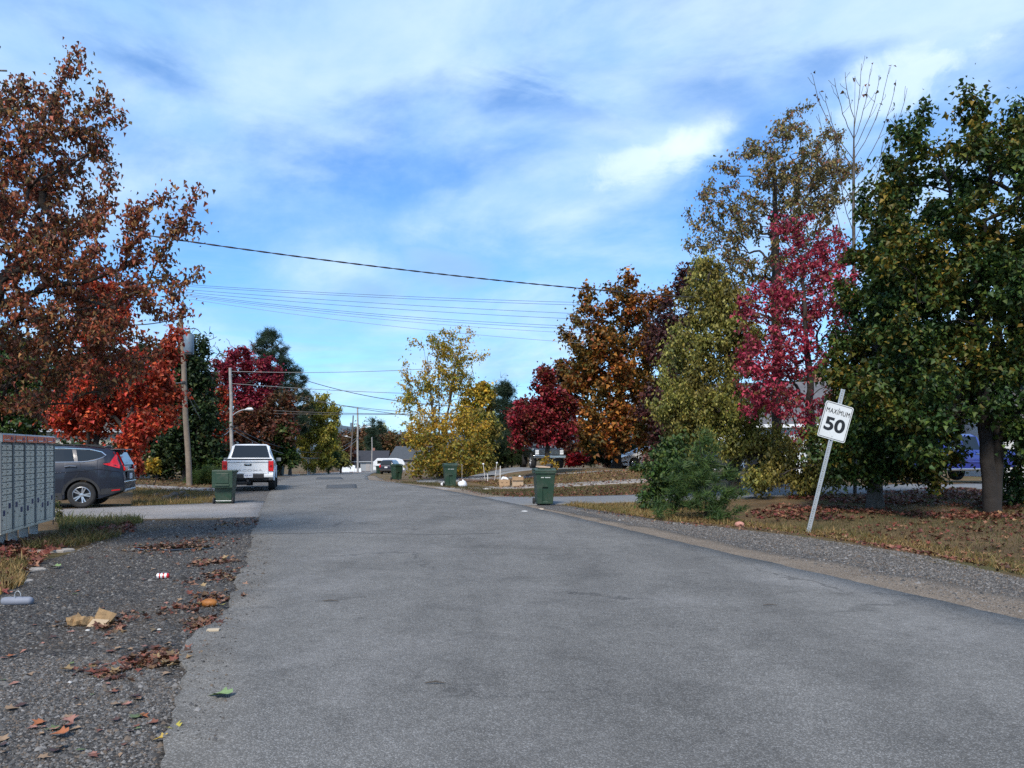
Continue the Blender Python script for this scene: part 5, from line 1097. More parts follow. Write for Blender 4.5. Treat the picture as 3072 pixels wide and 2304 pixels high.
for i, (px, py, w_, h_) in enumerate([(1515, 1460, .46, .30), (1553, 1460, .46, .32)]):
    q = G(px, py); c = thing('cardboard_box', ['brown cardboard box with hand holes and a cloth on top', 'pale open cardboard box with raised flaps'][i], 'box', q, R(-8 + 10 * i), 'cardboard boxes left on the verge')
    b = MB(); b.box((0, 0, h_ / 2), (w_, .34, h_)); b.obj('carton', cardb if i == 0 else mat('cardboard_light', (.40, .29, .19), .85), c, .006)
    if i == 0:
        for x in (-.10, .10): b = MB(); b.box((x, -.171, h_ * .6), (.07, .006, .035)); b.obj('hand_hole', cardin, c)
        b = MB(); b.tube([(-.16, 0, h_), (-.08, .02, h_ + .07), (.05, -.02, h_ + .05), (.14, 0, h_ + .01)], [.03, .07, .06, .03], 8); b.obj('cloth', PLATE, c, 0, 1)
    else:
        b = MB(); b.box((0, -.19, h_ + .05), (w_, .012, .16)); b.obj('flap', cardb, c).rotation_euler = (.1, 0, 0)
        b = MB(); b.tube([(-.02, .06, h_), (.1, .05, h_ + .08), (.2, .04, h_ + .02)], [.05, .08, .04], 8); b.obj('packing', PLATE, c, 0, 1)
# reflector stakes and timber edging
for i, (pb, pt_, ball) in enumerate([((1456, 1444), (1450, 1392), 1), ((1483, 1443), (1491, 1389), 1), ((1500, 1450), (1501, 1398), 0), ((1463, 1446), (1463, 1422), 0), ((1386, 1441), (1386, 1392), 0)]):
    q = G(*pb); tp = P(pt_[0], pt_[1], q.y); c = thing('marker_stake', ['white ball-topped stake leaning left', 'white ball-topped stake leaning right', 'tallest plain white stake by the boxes', 'short white stump stake between the ball stakes', 'thin grey stake in the golden undergrowth'][i], 'stake', q, 0, 'stakes along the timber edging')
    rr = .022 if i in (2, 3) else .012
    b = MB(); b.tube([(0, 0, -.05), tuple(tp - q)], rr, 8); b.obj('stake_shaft', mat('stake_white_%d' % i, (.66, .63, .58) if i != 4 else (.35, .33, .3), .6), c)
    if ball: b = MB(); b.lathe([(0, -.05), (.035, -.035), (.05, 0), (.035, .035), (0, .05)], 14, 'z', tuple(tp - q)); b.obj('ball_cap', PLATE, c, 0, 1)
for i, (a, b_) in enumerate([((1380, 1446), (1462, 1445)), ((1238, 1438), (1300, 1436))]):
    qa, qb = G(*a), G(*b_); b = MB(); d = qb - qa; b.box((0, 0, .06), (d.length, .12, .12)); o = b.obj('edging_timber', mat('timber_%d' % i, (.13, .085, .065), .9, 0, .3, 5), None, .01); o.location = (qa + qb) / 2; o.rotation_euler = (0, 0, math.atan2(d.y, d.x)); tag(o, ['dark timber edging under the white stakes', 'weathered timber below the golden leaves'][i], 'timber')

# ------------------------------------------------------------------ speed sign
q = G(2422, 1602); Ds = q.y
tp = P(2528, 1168, Ds); v = tp - q; tilt = math.atan2(v.x, v.z); Lp = v.length
c = thing('speed_sign', 'leaning white MAXIMUM 50 speed sign on a perforated metal post', 'sign', q); c.rotation_euler = (0, tilt, 0)
b = MB()
b.box((0, 0, Lp / 2 - .15), (.034, .006, Lp + .3)); b.box((-.022, -.012, Lp / 2 - .15), (.010, .030, Lp + .3)); b.box((.022, -.012, Lp / 2 - .15), (.010, .030, Lp + .3)); b.box((-.033, -.026, Lp / 2 - .15), (.022, .005, Lp + .3)); b.box((.033, -.026, Lp / 2 - .15), (.022, .005, Lp + .3))
b.obj('sign_post', GALV, c)
b = MB(); z = .08
while z < Lp: b.box((0, -.0045, z), (.013, .004, .013)); z += .0508
h_ = b.obj('post_hole', mat('hole_dark', (.03, .03, .03), .9), c); stuff(h_)
def rrect(w_, h_, r_, n=6):
    out = []
    for cx_, cz_, a0 in ((w_ / 2 - r_, h_ / 2 - r_, 0), (-w_ / 2 + r_, h_ / 2 - r_, 90), (-w_ / 2 + r_, -h_ / 2 + r_, 180), (w_ / 2 - r_, -h_ / 2 + r_, 270)):
        out += [(cx_ + r_ * math.cos(R(a0 + 90 * k / n)), cz_ + r_ * math.sin(R(a0 + 90 * k / n))) for k in range(n + 1)]
    return out
zc_ = (P(2506, 1266, Ds) - q).length
Mp = Matrix.Translation((0, -.040, zc_)) @ Matrix.Rotation(R(1.6), 4, 'Y') @ Matrix.Rotation(R(6), 4, 'Z')
SW = mat('sign_white', (.62, .645, .65), .45, 0, .05, 4, 0, 60, 0, (.45, .43, .38, .25)); SB = mat('sign_black', (.012, .012, .014), .5)
b = MB(); b.prism(rrect(.625, .765, .045), 0, .004, 'y', Mp); pl = b.obj('sign_plate', SW, c)
b = MB(); o1 = rrect(.59, .73, .036); o2 = rrect(.568, .708, .028); n_ = len(o1); V = [(x, -.0025, z) for x, z in o1] + [(x, -.0025, z) for x, z in o2] + [(x, 0, z) for x, z in o1] + [(x, 0, z) for x, z in o2]
b.add(V, [(i, (i + 1) % n_, n_ + (i + 1) % n_, n_ + i) for i in range(n_)] + [(i, 2 * n_ + i, 2 * n_ + (i + 1) % n_, (i + 1) % n_) for i in range(n_)] + [(n_ + i, n_ + (i + 1) % n_, 3 * n_ + (i + 1) % n_, 3 * n_ + i) for i in range(n_)], Mp); b.obj('sign_border', SB, pl)
text_obj('sign_lettering', 'MAXIMUM', .52, .10, Mp @ at(FACE_NY, (0, -.0035, .205)), SB, pl, 0, .002, 1.1)
text_obj('sign_number', '50', .455, .285, Mp @ at(FACE_NY, (0, -.0035, -.07)), SB, pl, .03, .002)
for zz in (.276, -.315):
    b = MB(); b.lathe([(0, -.012), (.007, -.010), (.009, -.003)], 10, 'y'); o = b.obj('bolt', GALV if zz < 0 else SB, pl); o.matrix_local = Mp @ Matrix.Translation((.006, 0, zz))

# ------------------------------------------------------------------ utility poles and wires
def pole(name, label, pb, ptop, D, r0, r1, m=WOODP):
    base = GX(pb, D); tp = P(ptop[0], ptop[1], D); c = thing(name, label, 'pole', base)
    d = tp - base; b = MB(); n = 10
    b.tube([tuple(d * (i / n) + Vector((.02 * math.sin(i * 1.1), 0, 0)) + Vector((0, 0, -.1 if i == 0 else 0))) for i in range(n + 1)], [r0 + (r1 - r0) * i / n for i in range(n + 1)], 14); b.obj('pole_shaft', m, c, 0, .8)
    b = MB(); b.lathe([(0, .02), (r1, .0), (r1, -.06)], 12, 'z', tuple(d)); b.obj('pole_top', GALV, c)
    return c, base, d
def atz(d, f): return d * f
c1, b1, d1 = pole('utility_pole', 'leaning wooden utility pole with a grey transformer, nearest on the left', 568, (542, 936), 36, .135, .10)
b = MB(); tc_ = d1 * .82 + Vector((.34, -.08, 0)); b.lathe([(0, -.48), (.20, -.46), (.23, -.40), (.23, .36), (.20, .42), (0, .45)], 20, 'z', tuple(tc_)); tr_ = b.obj('transformer', mat('transformer_grey', (.15, .20, .25), .5, .1, .08, 6), c1, 0, .6)
b = MB(); b.box(tuple(tc_ + Vector((0, 0, -.52))), (.34, .34, .07)); b.obj('transformer_base', BLACKP, tr_, .01)
b = MB(); b.lathe([(.03, 0), (.05, .04), (.03, .08), (.05, .12), (.02, .2)], 10, 'z', tuple(tc_ + Vector((.05, -.05, .44)))); b.obj('insulator', mat('porcelain', (.35, .22, .15), .3), tr_)
b = MB(); b.box(tuple(d1 * .82 + Vector((.12, -.04, .1))), (.2, .05, .06)); b.obj('bracket', GALV, c1)
b = MB(); b.box(tuple(d1 * .595 + Vector((.0, -.13, 0))), (.2, .1, .1)); b.obj('cable_clamp', BLACKP, c1, .02)
c2, b2, d2 = pole('utility_pole', 'grey utility pole with a curved street light arm behind the white pickup', 697, (691, 1104), 57, .14, .105, mat('pole_grey', (.30, .285, .27), .9, 0, .22, 5, .4, 35))
def lamp(c, d, f, dx, dz, fl=1):
    s_ = d * f; b = MB(); pts = [s_ + Vector((dx * t * fl, -.15 * t, dz * math.sin(t * math.pi / 2) ** .9)) for t in np.linspace(0, 1, 12)]; b.tube([tuple(p) for p in pts], .035, 8); a = b.obj('lamp_arm', STEEL_G, c)
    e = pts[-1]; b = MB(); b.tube([tuple(e + Vector((-.05 * fl, 0, -.01))), tuple(e + Vector((.12 * fl, 0, .03))), tuple(e + Vector((.38 * fl, -.02, .03))), tuple(e + Vector((.52 * fl, -.02, .0)))], [.05, .10, .13, .06], 10); b.obj('lamp_head', mat('lamp_shell', (.62, .63, .63), .4) if 'lamp_shell' not in bpy.data.materials else bpy.data.materials['lamp_shell'], c, 0, 1)
lamp(c2, d2, .56, 1.15, .52)
b = MB(); b.box(tuple(d2 * .47 + Vector((.1, -.1, 0))), (.3, .1, .12)); b.obj('cable_clamp', BLACKP, c2, .02)
b = MB(); b.box(tuple(d2 * .16 + Vector((.02, -.2, 0))), (.42, .2, .5)); b.obj('meter_box', mat('pale_box', (.55, .54, .48), .6), c2, .02)
c3, b3, d3 = pole('utility_pole', 'tall utility pole with street light where the road dips away', 1073, (1073, 1222), 122, .17, .12, bpy.data.materials['pole_grey'])
lamp(c3, d3, .66, 1.6, .45)
c4, b4, d4 = pole('utility_pole', 'dark leaning utility pole far beyond the road end', 1050, (1060, 1246), 150, .16, .12, mat('pole_dark', (.10, .085, .075), .9, 0, .2, 5))
lamp(c4, d4, .60, -1.3, .3, 1)
b = MB(); b.lathe([(0, -.5), (.25, -.45), (.25, .4), (0, .45)], 14, 'z', tuple(d4 * .83 + Vector((-.3, 0, 0)))); b.obj('transformer', bpy.data.materials['transformer_grey'], c4)
c5, b5, d5 = pole('utility_pole', 'thin far pole beside the dark-roofed house', 1116, (1116, 1312), 135, .11, .08, bpy.data.materials['pole_grey'])
WIRE = mat('wire_dark', (.03, .03, .033), .6); WIREL = mat('wire_pale', (.20, .20, .20), .6)
def wire(label, a, b_, sag, r_=.016, m=WIRE, n=28, twist=False, name='overhead_wire', group='overhead wires across the street'):
    a, b_ = Vector(a), Vector(b_); pts = [a.lerp(b_, t) + Vector((0, 0, -4 * sag * t * (1 - t))) for t in np.linspace(0, 1, n)]
    mb = MB(); o0 = pts[0]
    if twist:
        pts = [a.lerp(b_, t) + Vector((0, 0, -4 * sag * t * (1 - t))) for t in np.linspace(0, 1, 160)]
        for ph in (0, math.pi): mb.tube([tuple(p - o0 + Vector((0, math.cos(i * .8 + ph), math.sin(i * .8 + ph))) * .011) for i, p in enumerate(pts)], r_, 5)
    else: mb.tube([tuple(p - o0) for p in pts], r_, 5)
    o = mb.obj(name, m); o.location = o0; tag(o, label, 'wire', group)
wire('thick twisted service cable sagging high across the street', P(400, 700, 19), P(2080, 892, 25),   .16, .0125, WIRE, 40, True, 'service_cable')
wl = [(872, 900, 'topmost thin wire in the bundle above the road'), (877, 908, 'second thin wire from the top of the bundle'), (886, 934, 'third thin wire from the top of the bundle'), (893, 950, 'fourth thin wire, just above the dense group'), (896, 972, 'fifth thin wire, upper one of the dense group'), (900, 980, 'sixth thin wire, middle of the dense group'), (903, 993, 'seventh thin wire, lower one of the dense group'), (908, 1022, 'lowest thin wire hanging below the bundle')]
for i, (ya, yb, lab) in enumerate(wl):
    wire(lab, P(500, ya - 22, 44), P(1760, yb + 8, 44), .12 + .05 * (i > 2) + .12 * (i > 3), .0105, WIRE if i < 6 else WIREL)
p1t, p1c = b1 + d1 * .97, b1 + d1 * .595; p2c = b2 + d2 * .47; p2t = b2 + d2 * .97
wire('upper communication cable between the two left poles', p1c, p2c, 1.0, .024, WIRE); wire('lower communication cable between the two left poles', p1c + Vector((0, 0, -.2)), p2c + Vector((0, 0, -.12)), 1.3, .022, WIREL)
wire('pale cable running left from the transformer pole', p1c, P(430, 1105, 33), .25, .022, WIREL)
wire('top wire running left from the transformer pole', p1t, P(380, 975, 30), .1, .022, WIRE)
wire('street light cable leading to the road-end pole', p2c, b3 + d3 * .55, 2.2, .028, WIRE); wire('second cable from the lamp pole to the road-end pole', p2c + Vector((0, 0, -.2)), b3 + d3 * .52, 2.6, .026, WIREL)
wire('top wire from lamp pole over the road', p2t, P(1400, 1098, 60), .25, .022, WIREL)
wire('wire from the lamp pole disappearing behind the golden tree', b2 + d2 * .86, P(1500, 1185, 64), .2, .022, WIREL)
wire('dark cable from the pine to the golden tree', P(920, 1142, 66), P(1420, 1220, 60), .5, .03, WIRE); wire('heavy level cable at the road-end pole top', P(820, 1232, 70), P(1400, 1240, 70), .15, .03, WIRE)
wire('thin cable just under the heavy level cable', P(820, 1240, 72), P(1400, 1238, 72), .15, .022, WIRE); wire('sloping cable from the birch clump to the golden tree', P(900, 1190, 70), P(1420, 1262, 66), .35, .026, WIRE); wire('second sloping cable beside the birch clump', P(900, 1197, 72), P(1420, 1245, 68), .3, .022, WIRE)
# guy wire with marker behind the orange-red maple, leaning stake
q = G(502, 1437); tp = P(528, 1085, 36); wire('guy wire with a white marker by the transformer pole', (q.x - .9, q.y, q.z), tuple(tp), 0, .010, WIREL, 4, False, 'guy_wire', 'guy wires')
qa, qb = G(432, 1424), P(448, 1370, 37); b = MB(); b.tube([(0, 0, -.05), tuple(qb - qa)], .04, 8); o = b.obj('wooden_stake', mat('stake_wood', (.42, .33, .2), .8), None); o.location = qa; tag(o, 'leaning pale wooden stake beside the golden bush', 'stake')

# ------------------------------------------------------------------ houses
M_TRIMD = mat('trim_dark', (.12, .11, .11), .7)
def house(label, loc, rot, w_, d_, h_, rh, wallc, roofc, wins, gable=False, name='house', trim=None):
    c = thing(name, label, 'house', loc, rot)
    wm = mat(name + '_wall_%d' % len(bpy.data.materials), wallc, .8, 0, .08, 2, .2, 30); rm_ = mat('roof_shingles_%d' % len(bpy.data.materials), roofc, .9, 0, .2, 3, .5, 12)
    b = MB(); b.prism([(-d_ / 2, -.6), (d_ / 2, -.6), (d_ / 2, h_), (0, h_ + rh * .96), (-d_ / 2, h_)], -w_ / 2, w_ / 2, 'x'); b.obj('wall', wm, c)
    e = .45; b = MB()
    for sd_ in (-1, 1):
        b.add([(-w_ / 2 - e, sd_ * (d_ / 2 + e), h_ - e * rh / (d_ / 2)), (w_ / 2 + e, sd_ * (d_ / 2 + e), h_ - e * rh / (d_ / 2)), (w_ / 2 + e, 0, h_ + rh), (-w_ / 2 - e, 0, h_ + rh), (-w_ / 2 - e, sd_ * (d_ / 2 + e), h_ - e * rh / (d_ / 2) + .18), (w_ / 2 + e, sd_ * (d_ / 2 + e), h_ - e * rh / (d_ / 2) + .18), (w_ / 2 + e, 0, h_ + rh + .18), (-w_ / 2 - e, 0, h_ + rh + .18)],
              [(0, 1, 2, 3), (4, 5, 6, 7), (0, 1, 5, 4), (1, 2, 6, 5), (3, 0, 4, 7)])
    rf = b.obj('roof', rm_, c)
    b = MB(); b.box((w_ * .2, .6, h_ + rh + .3), (.6, .6, 1.1)); b.obj('chimney', mat('chimney_brick_%d' % len(bpy.data.materials), (.25, .12, .09), .9), rf)
    b = MB()
    b.box((0, -d_ / 2 - e - .02, h_ - e * rh / (d_ / 2) + .09), (w_ + 2 * e, .04, .2)); b.obj('fascia', trim or PW, rf)
    for x, z, ww, wh in wins:
        b = MB(); b.box((x, -d_ / 2 - .02, z), (ww + .16, .06, wh + .16)); wf = b.obj('window', trim or PW, c); b = MB(); b.box((x, -d_ / 2 - .055, z), (ww, .02, wh)); b.obj('pane', GLASS, wf)
        if ww > 1: b = MB(); b.box((x, -d_ / 2 - .07, z), (.06, .02, wh)); b.obj('mullion', PW, wf)
    b = MB(); b.box((w_ * .12, -d_ / 2 - .03, .95), (.95, .06, 2.0)); dr = b.obj('door', mat('door_%d' % len(bpy.data.materials), (.3, .28, .27), .6), c); b = MB(); b.box((w_ * .12 + .36, -d_ / 2 - .08, .95), (.05, .05, .12)); b.obj('handle', GALV, dr)
    return c
house('low bungalow with dark shingle roof at the road end', GX(1092, 195), R(4), 12, 8, 2.6, 2.4, (.26, .28, .30), (.03, .032, .04), [(-3.6, 1.5, 1.8, 1.2), (-1, 1.5, 1.2, 1.1), (3.6, 1.5, 1.6, 1.2)], trim=STEEL_G)
house('grey-roofed house with porch beyond the dark suv', GX(1250, 172), R(-12), 9, 9, 2.9, 2.6, (.15, .14, .145), (.055, .062, .07), [(-2.6, 1.8, 1.4, 1.2), (2.8, 1.8, 1.4, 1.2)], trim=M_TRIMD)
house('pale house glimpsed between the trunks behind the grey car', GX(190, 52), R(12), 9, 8, 3.4, 2.6, (.40, .38, .34), (.07, .065, .06), [(-2.6, 1.8, 1.2, 1.3), (2.6, 1.8, 1.2, 1.3)], trim=STEEL_G)
house('pale blue-white house glimpsed through the birch and crimson maple', GX(2360, 50), R(-10), 10, 8, 3.4, 2.6, (.62, .66, .70), (.11, .11, .12), [(-3.0, 1.8, 1.4, 1.3), (3, 1.8, 1.4, 1.3)])
house('white house glimpsed beyond the right picture edge trunk', GX(3190, 50), R(-20), 10, 8, 3.6, 2.6, (.5, .5, .49), (.12, .11, .11), [(-3.0, 2, 1.4, 1.3), (3, 2, 1.4, 1.3)])
q = GX(1046, 140); b = MB(); b.box((0, 0, .5), (2.4, .3, 1.4)); b.box((1.7, 0, .2), (1.2, .3, .9)); o = b.obj('garden_wall', PW, None, .03); o.location = q; tag(o, 'low white wall at the foot of the far leaning pole', 'wall')
# culvert rocks in the left ditch
for i, (px, py, s) in enumerate([(524, 1488, .21), (548, 1482, .17), (500, 1494, .18), (562, 1492, .16), (530, 1500, .17), (470, 1486, .14), (585, 1497, .12), (507, 1476, .14)]):
    q = G(px, py); bm = bmesh.new(); bmesh.ops.create_icosphere(bm, subdivisions=2, radius=s)
    for v_ in bm.verts: v_.co *= random.uniform(.75, 1.15); v_.co.z *= .7
    me = bpy.data.meshes.new('rock'); bm.to_mesh(me); bm.free(); me.materials.append(mat('rock_dark_%d' % i, (.06, .055, .052), .9, 0, .3, 5, .6, 20)); o = link('rock', me); o.location = q; tag(o, ['biggest dark rock at the ditch mouth', 'dark rock on the right of the biggest ditch rock', 'dark rock on the left of the biggest ditch rock', 'low dark rock at the lower right of the ditch pile', 'dark rock in front of the biggest ditch rock', 'leftmost small dark rock of the ditch pile', 'rightmost small dark rock of the ditch pile', 'topmost small dark rock of the ditch pile'][i], 'rock', 'dark rocks in the left ditch')

# ------------------------------------------------------------------ litter on the ground
GZ = .0
def gpt(px, py, up=0): q = G(px, py); return Vector((q.x, q.y, q.z + up))
CAN_R = mat('can_red', (.55, .025, .03), .3, .3, .1, 30); CAN_W = mat('can_white', (.72, .70, .70), .35, .2, .1, 20)
c = thing('drink_can', 'crushed red and white drink can lying on the dark gravel', 'can', gpt(490, 1740, .05), R(8))
b = MB(); b.lathe([(0, -.07), (.026, -.068), (.033, -.055), (.031, -.02), (.034, .02), (.033, .055), (.027, .066), (0, .068)], 20, 'x'); b.obj('can_body', CAN_R, c, 0, .8)
for x in (-.055, -.015, .03): b = MB(); b.lathe([(.0345, x - .012), (.0352, x), (.0345, x + .012)], 20, 'x'); b.obj('white_band', CAN_W, c)
b = MB(); b.lathe([(0, -.072), (.024, -.0715)], 16, 'x'); b.obj('can_end', ALLOY, c)
c = thing('rolled_tube', 'blue-grey soft tube with a thin wire loop at the left edge', 'litter', gpt(52, 1818, .05), R(4))
b = MB(); b.lathe([(0, -.15), (.03, -.145), (.042, -.12), (.044, 0), (.042, .12), (.03, .145), (0, .15)], 18, 'x'); b.obj('tube_body', mat('foam_grey_blue', (.19, .205, .25), .7, 0, .1, 12), c, 0, 1)
b = MB(); b.tube([(.02, .04 * math.cos(t) * 1.1, .05 * math.sin(t) * 1.1) if False else (.02 + .03 * math.cos(t), -.03, .055 + .05 * math.sin(t)) for t in np.linspace(0, 5.6, 16)], .004, 5); b.obj('wire_loop', STEEL_G, c)
c = thing('paper_bag', 'torn brown paper bag crumpled on the dark gravel', 'litter', gpt(275, 1880, .0), R(5))
KR = mat('kraft_paper', (.27, .17, .08), .85, 0, .35, 14, .8, 22, 0, (.08, .05, .03, .6))
b = MB(); b.tube([(-.20, 0, .045), (-.17, .004, .05), (-.14, .012, .04), (-.11, .0, .055), (-.08, .01, .045), (-.05, 0, .05), (-.02, .008, .042), (.02, 0, .04)], [.045, .055, .048, .056, .045, .052, .044, .03], 9); b.v = [(x, y + .012 * math.sin(60 * x + 40 * z), z * (1 + .18 * math.sin(45 * x + 50 * y))) for x, y, z in b.v]; b.obj('bag_tube', KR, c, 0, .3)
for k, (pts) in enumerate([[(0, -.02, .02), (.16, -.05, .03), (.20, .03, .10), (.04, .05, .15)], [(.04, .05, .16), (.15, .02, .06), (.22, .06, .02), (.12, .1, .05)], [(-.02, -.06, .01), (.12, -.09, .015), (.16, -.03, .06), (.02, -.02, .07)]]):
    b = MB(); b.add([tuple(p) for p in pts] + [(p[0], p[1] + .004, p[2] + .004) for p in pts], [(0, 1, 2, 3), (7, 6, 5, 4), (0, 4, 5, 1), (1, 5, 6, 2), (2, 6, 7, 3), (3, 7, 4, 0)]); b.obj('torn_flap', KR if k < 2 else mat('kraft_inside', (.38, .28, .18), .85), c)
def pebble(name, label, cat, px, py, size, col, up=.5, rough=.8):
    bm = bmesh.new(); bmesh.ops.create_icosphere(bm, subdivisions=2, radius=1)
    for v_ in bm.verts: v_.co = Vector((v_.co.x * size[0], v_.co.y * size[1], v_.co.z * size[2])) * random.uniform(.9, 1.1)
    me = bpy.data.meshes.new(name); bm.to_mesh(me); bm.free(); me.materials.append(mat('m_' + name + str(px), col, rough, 0, .25, 18, .3, 40))
    for p_ in me.polygons: p_.use_smooth = True
    o = link(name, me); o.location = gpt(px, py, size[2] * up + .01); tag(o, label, cat); return o
pebble('fallen_fruit', 'round orange fruit lying in the leaves at the asphalt edge', 'fruit', 628, 1824, (.085, .05, .045), (.28, .10, .015), .9, .6)
b = MB(); b.box((0, 0, .03), (.10, .06, .06)); o = b.obj('wood_block', mat('block_tan', (.46, .37, .26), .8), None, .004); o.location = gpt(640, 1908); o.rotation_euler = (0, 0, .2); tag(o, 'small tan wooden block at the asphalt edge', 'block')
pebble('flat_debris', 'oval brown flattened patch of debris on the asphalt', 'litter', 1001, 1897, (.19, .10, .018), (.30, .17, .10), .9)
pebble('paper_scrap', 'crumpled white paper scrap on the asphalt near the left edge', 'litter', 846, 1846, (.045, .03, .015), (.7, .7, .7), .9)
pebble('paper_scrap', 'white paper scrap on the asphalt below the nearest right bin', 'litter', 1573, 1539, (.11, .08, .025), (.7, .7, .68), .9)
pebble('paper_scrap', 'pale scrap on the grass behind the near right driveway', 'litter', 1460, 1470, (.2, .12, .03), (.66, .64, .6), .9)
pebble('paper_scrap', 'pale paper on the sand beside the nearest right bin', 'litter', 1620, 1531, (.12, .06, .02), (.6, .5, .4), .9)
pebble('white_pebble', 'small white pebble just below the torn paper bag', 'pebble', 264, 1897, (.022, .018, .012), (.42, .41, .39))
pebble('white_pebble', 'small white pebble right of the torn paper bag', 'pebble', 478, 1894, (.020, .016, .011), (.40, .39, .37))
pebble('white_pebble', 'white pebble in the gravel near the bottom left', 'pebble', 210, 2055, (.016, .014, .011), (.42, .41, .4))
pebble('pink_stone', 'rounded pinkish stone at the gravel edge below the pine sapling', 'stone', 2218, 1580, (.10, .08, .07), (.42, .2, .15))
pebble('twig_bark', 'dark bark flake on the asphalt in mid road', 'litter', 1640, 1612, (.05, .03, .02), (.04, .035, .03))
for (px, py, ln, lab) in [(992, 1819, .16, 'thin twig on the asphalt above the brown patch'), (1306, 2074, .13, 'thin dark twig on the asphalt right of the green leaf'), (2310, 1832, .14, 'thin reddish twig lying across the right lane')]:
    b = MB(); b.tube([(-ln / 2, 0, .01), (0, .006, .018), (ln / 2, -.004, .01)], [.004, .006, .003], 6); o = b.obj('twig', BARK, None); o.location = gpt(px, py, .045); tag(o, lab, 'twig')
# single leaves
def one_leaf(label, px, py, size, m, rot, curl=1.6, up=.05, kind='maple', group=None, tilt=.0):
    V, FS = TM[kind]; V = V.copy(); V[:, 1] -= .5; V[:, 2] = V[:, 2] * curl * .6 + .12; V *= size
    me = mesh_np('fallen_leaf', V, FS, m); o = link('fallen_leaf', me); o.location = gpt(px, py, up); o.rotation_euler = (tilt, random.uniform(-.12, .12), rot); tag(o, label, 'leaf', group); return o
def flat_leaf(nm, c_): return mat(nm, c_, .6, 0, .25, 25)
LG = flat_leaf('leaf_pale_green', (.17, .25, .10)); LYL = flat_leaf('leaf_yellow', (.36, .30, .04)); LOR = flat_leaf('leaf_orange', (.30, .10, .035)); LRU = flat_leaf('leaf_rust', (.16, .06, .035)); LTAN = flat_leaf('leaf_tan', (.26, .17, .10)); LDK = flat_leaf('leaf_dark', (.06, .03, .025)); LPK = flat_leaf('leaf_salmon', (.30, .14, .10)); LDG = flat_leaf('leaf_dull_green', (.10, .13, .05))
one_leaf('large pale green leaf lying alone on the asphalt', 652, 2112, .15, LG, 1.3, 1.2, .05)
one_leaf('bright yellow-green leaf at the notch in the asphalt edge', 516, 2200, .095, LYL, .9, 1.4, .03)
one_leaf('mustard yellow leaf just below the yellow-green leaf', 478, 2234, .075, flat_leaf('leaf_mustard', (.40, .27, .05)), 1.7, 1.4, .03)
one_leaf('yellow leaf on the dark gravel beside the orange fruit', 664, 1830, .08, LYL, .4, 1.4, .05)
one_leaf('large bright orange leaf near the bottom left corner', 170, 2220, .10, LOR, 1.4, 1.3, .03)
one_leaf('pale green leaf on gravel between tube and mailboxes', 160, 1709, .15, LG, 1.5, 1.2, .03)
ll = [(LRU, 'rust-brown'), (LTAN, 'pale tan'), (LDK, 'dark shrivelled'), (LPK, 'salmon pink'), (LOR, 'orange'), (LDG, 'dull green')]
rr_ = random.Random(5)
for i in range(120):
    while True:
        px, py = rr_.uniform(0, 660), 1655 + 640 * rr_.random() ** .8
        q = G(px, py)
        if q.x < xl(q.y) - .12 + (.9 if rr_.random() < .08 else 0): break
    m_, nm = ll[rr_.choice([0, 0, 1, 1, 1, 2, 2, 3, 3, 4, 5])]
    anc = min([((170, 2225), 'near the bottom left corner'), ((290, 1880), 'round the torn paper bag'), ((490, 1740), 'round the red and white can'), ((52, 1818), 'round the blue-grey tube'), ((160, 1700), 'below the mailboxes'), ((470, 1985), 'by the leaf pile at the asphalt notch'), ((640, 1850), 'round the orange fruit'), ((500, 2200), 'beside the yellow-green leaf'), ((545, 1640), 'by the large leaf patch'), ((60, 2020), 'at the left edge below the tube'), ((300, 2060), 'on the pale gravel below the paper bag')], key=lambda k: ((k[0][0] - px) / 1.5) ** 2 + (k[0][1] - py) ** 2)[1]
    one_leaf(f'{nm} fallen leaf loose on the gravel {anc}', px, py, rr_.uniform(.035, .085), m_, rr_.uniform(0, 6.28), rr_.uniform(.5, 1.3), .02, rr_.choice(['maple', 'maple5', 'oval']), f'{nm} leaves {anc}', rr_.uniform(-.2, .2))

# leaf litter as masses
def in_poly(x, y, poly):
    c_ = np.zeros(len(x), bool); j = len(poly) - 1
    for i in range(len(poly)):
        xi, yi = poly[i]; xj, yj = poly[j]
        c_ ^= ((yi > y) != (yj > y)) & (x < (xj - xi) * (y - yi) / ((yj - yi) or 1e-9) + xi); j = i
    return c_
def scatter(poly, n, rng):
    poly = [tuple(p)[:2] for p in poly]; P_ = np.array(poly); lo, hi = P_.min(0), P_.max(0); out = np.zeros((0, 2))
    while len(out) < n:
        q = rng.uniform(lo, hi, (n * 2, 2)); out = np.concatenate([out, q[in_poly(q[:, 0], q[:, 1], poly)]])
    return out[:n]
L_LIT = leaf_mat('litter_mixed', [(0.166, 0.068, 0.038), (0.218, 0.109, 0.0646), (0.102, 0.0408, 0.0266), (0.256, 0.143, 0.0912), (0.064, 0.034, 0.0228), (0.192, 0.0612, 0.038), (0.269, 0.184, 0.0912), (0.128, 0.0748, 0.038)], None, 1, .1)
L_LITR = leaf_mat('litter_red_brown', [(0.144, 0.0396, 0.0252), (0.202, 0.0648, 0.0396), (0.0936, 0.0288, 0.018), (0.23, 0.101, 0.0576), (0.0648, 0.0252, 0.0158), (0.173, 0.0432, 0.036), (0.259, 0.144, 0.072)], None, 1, .1)
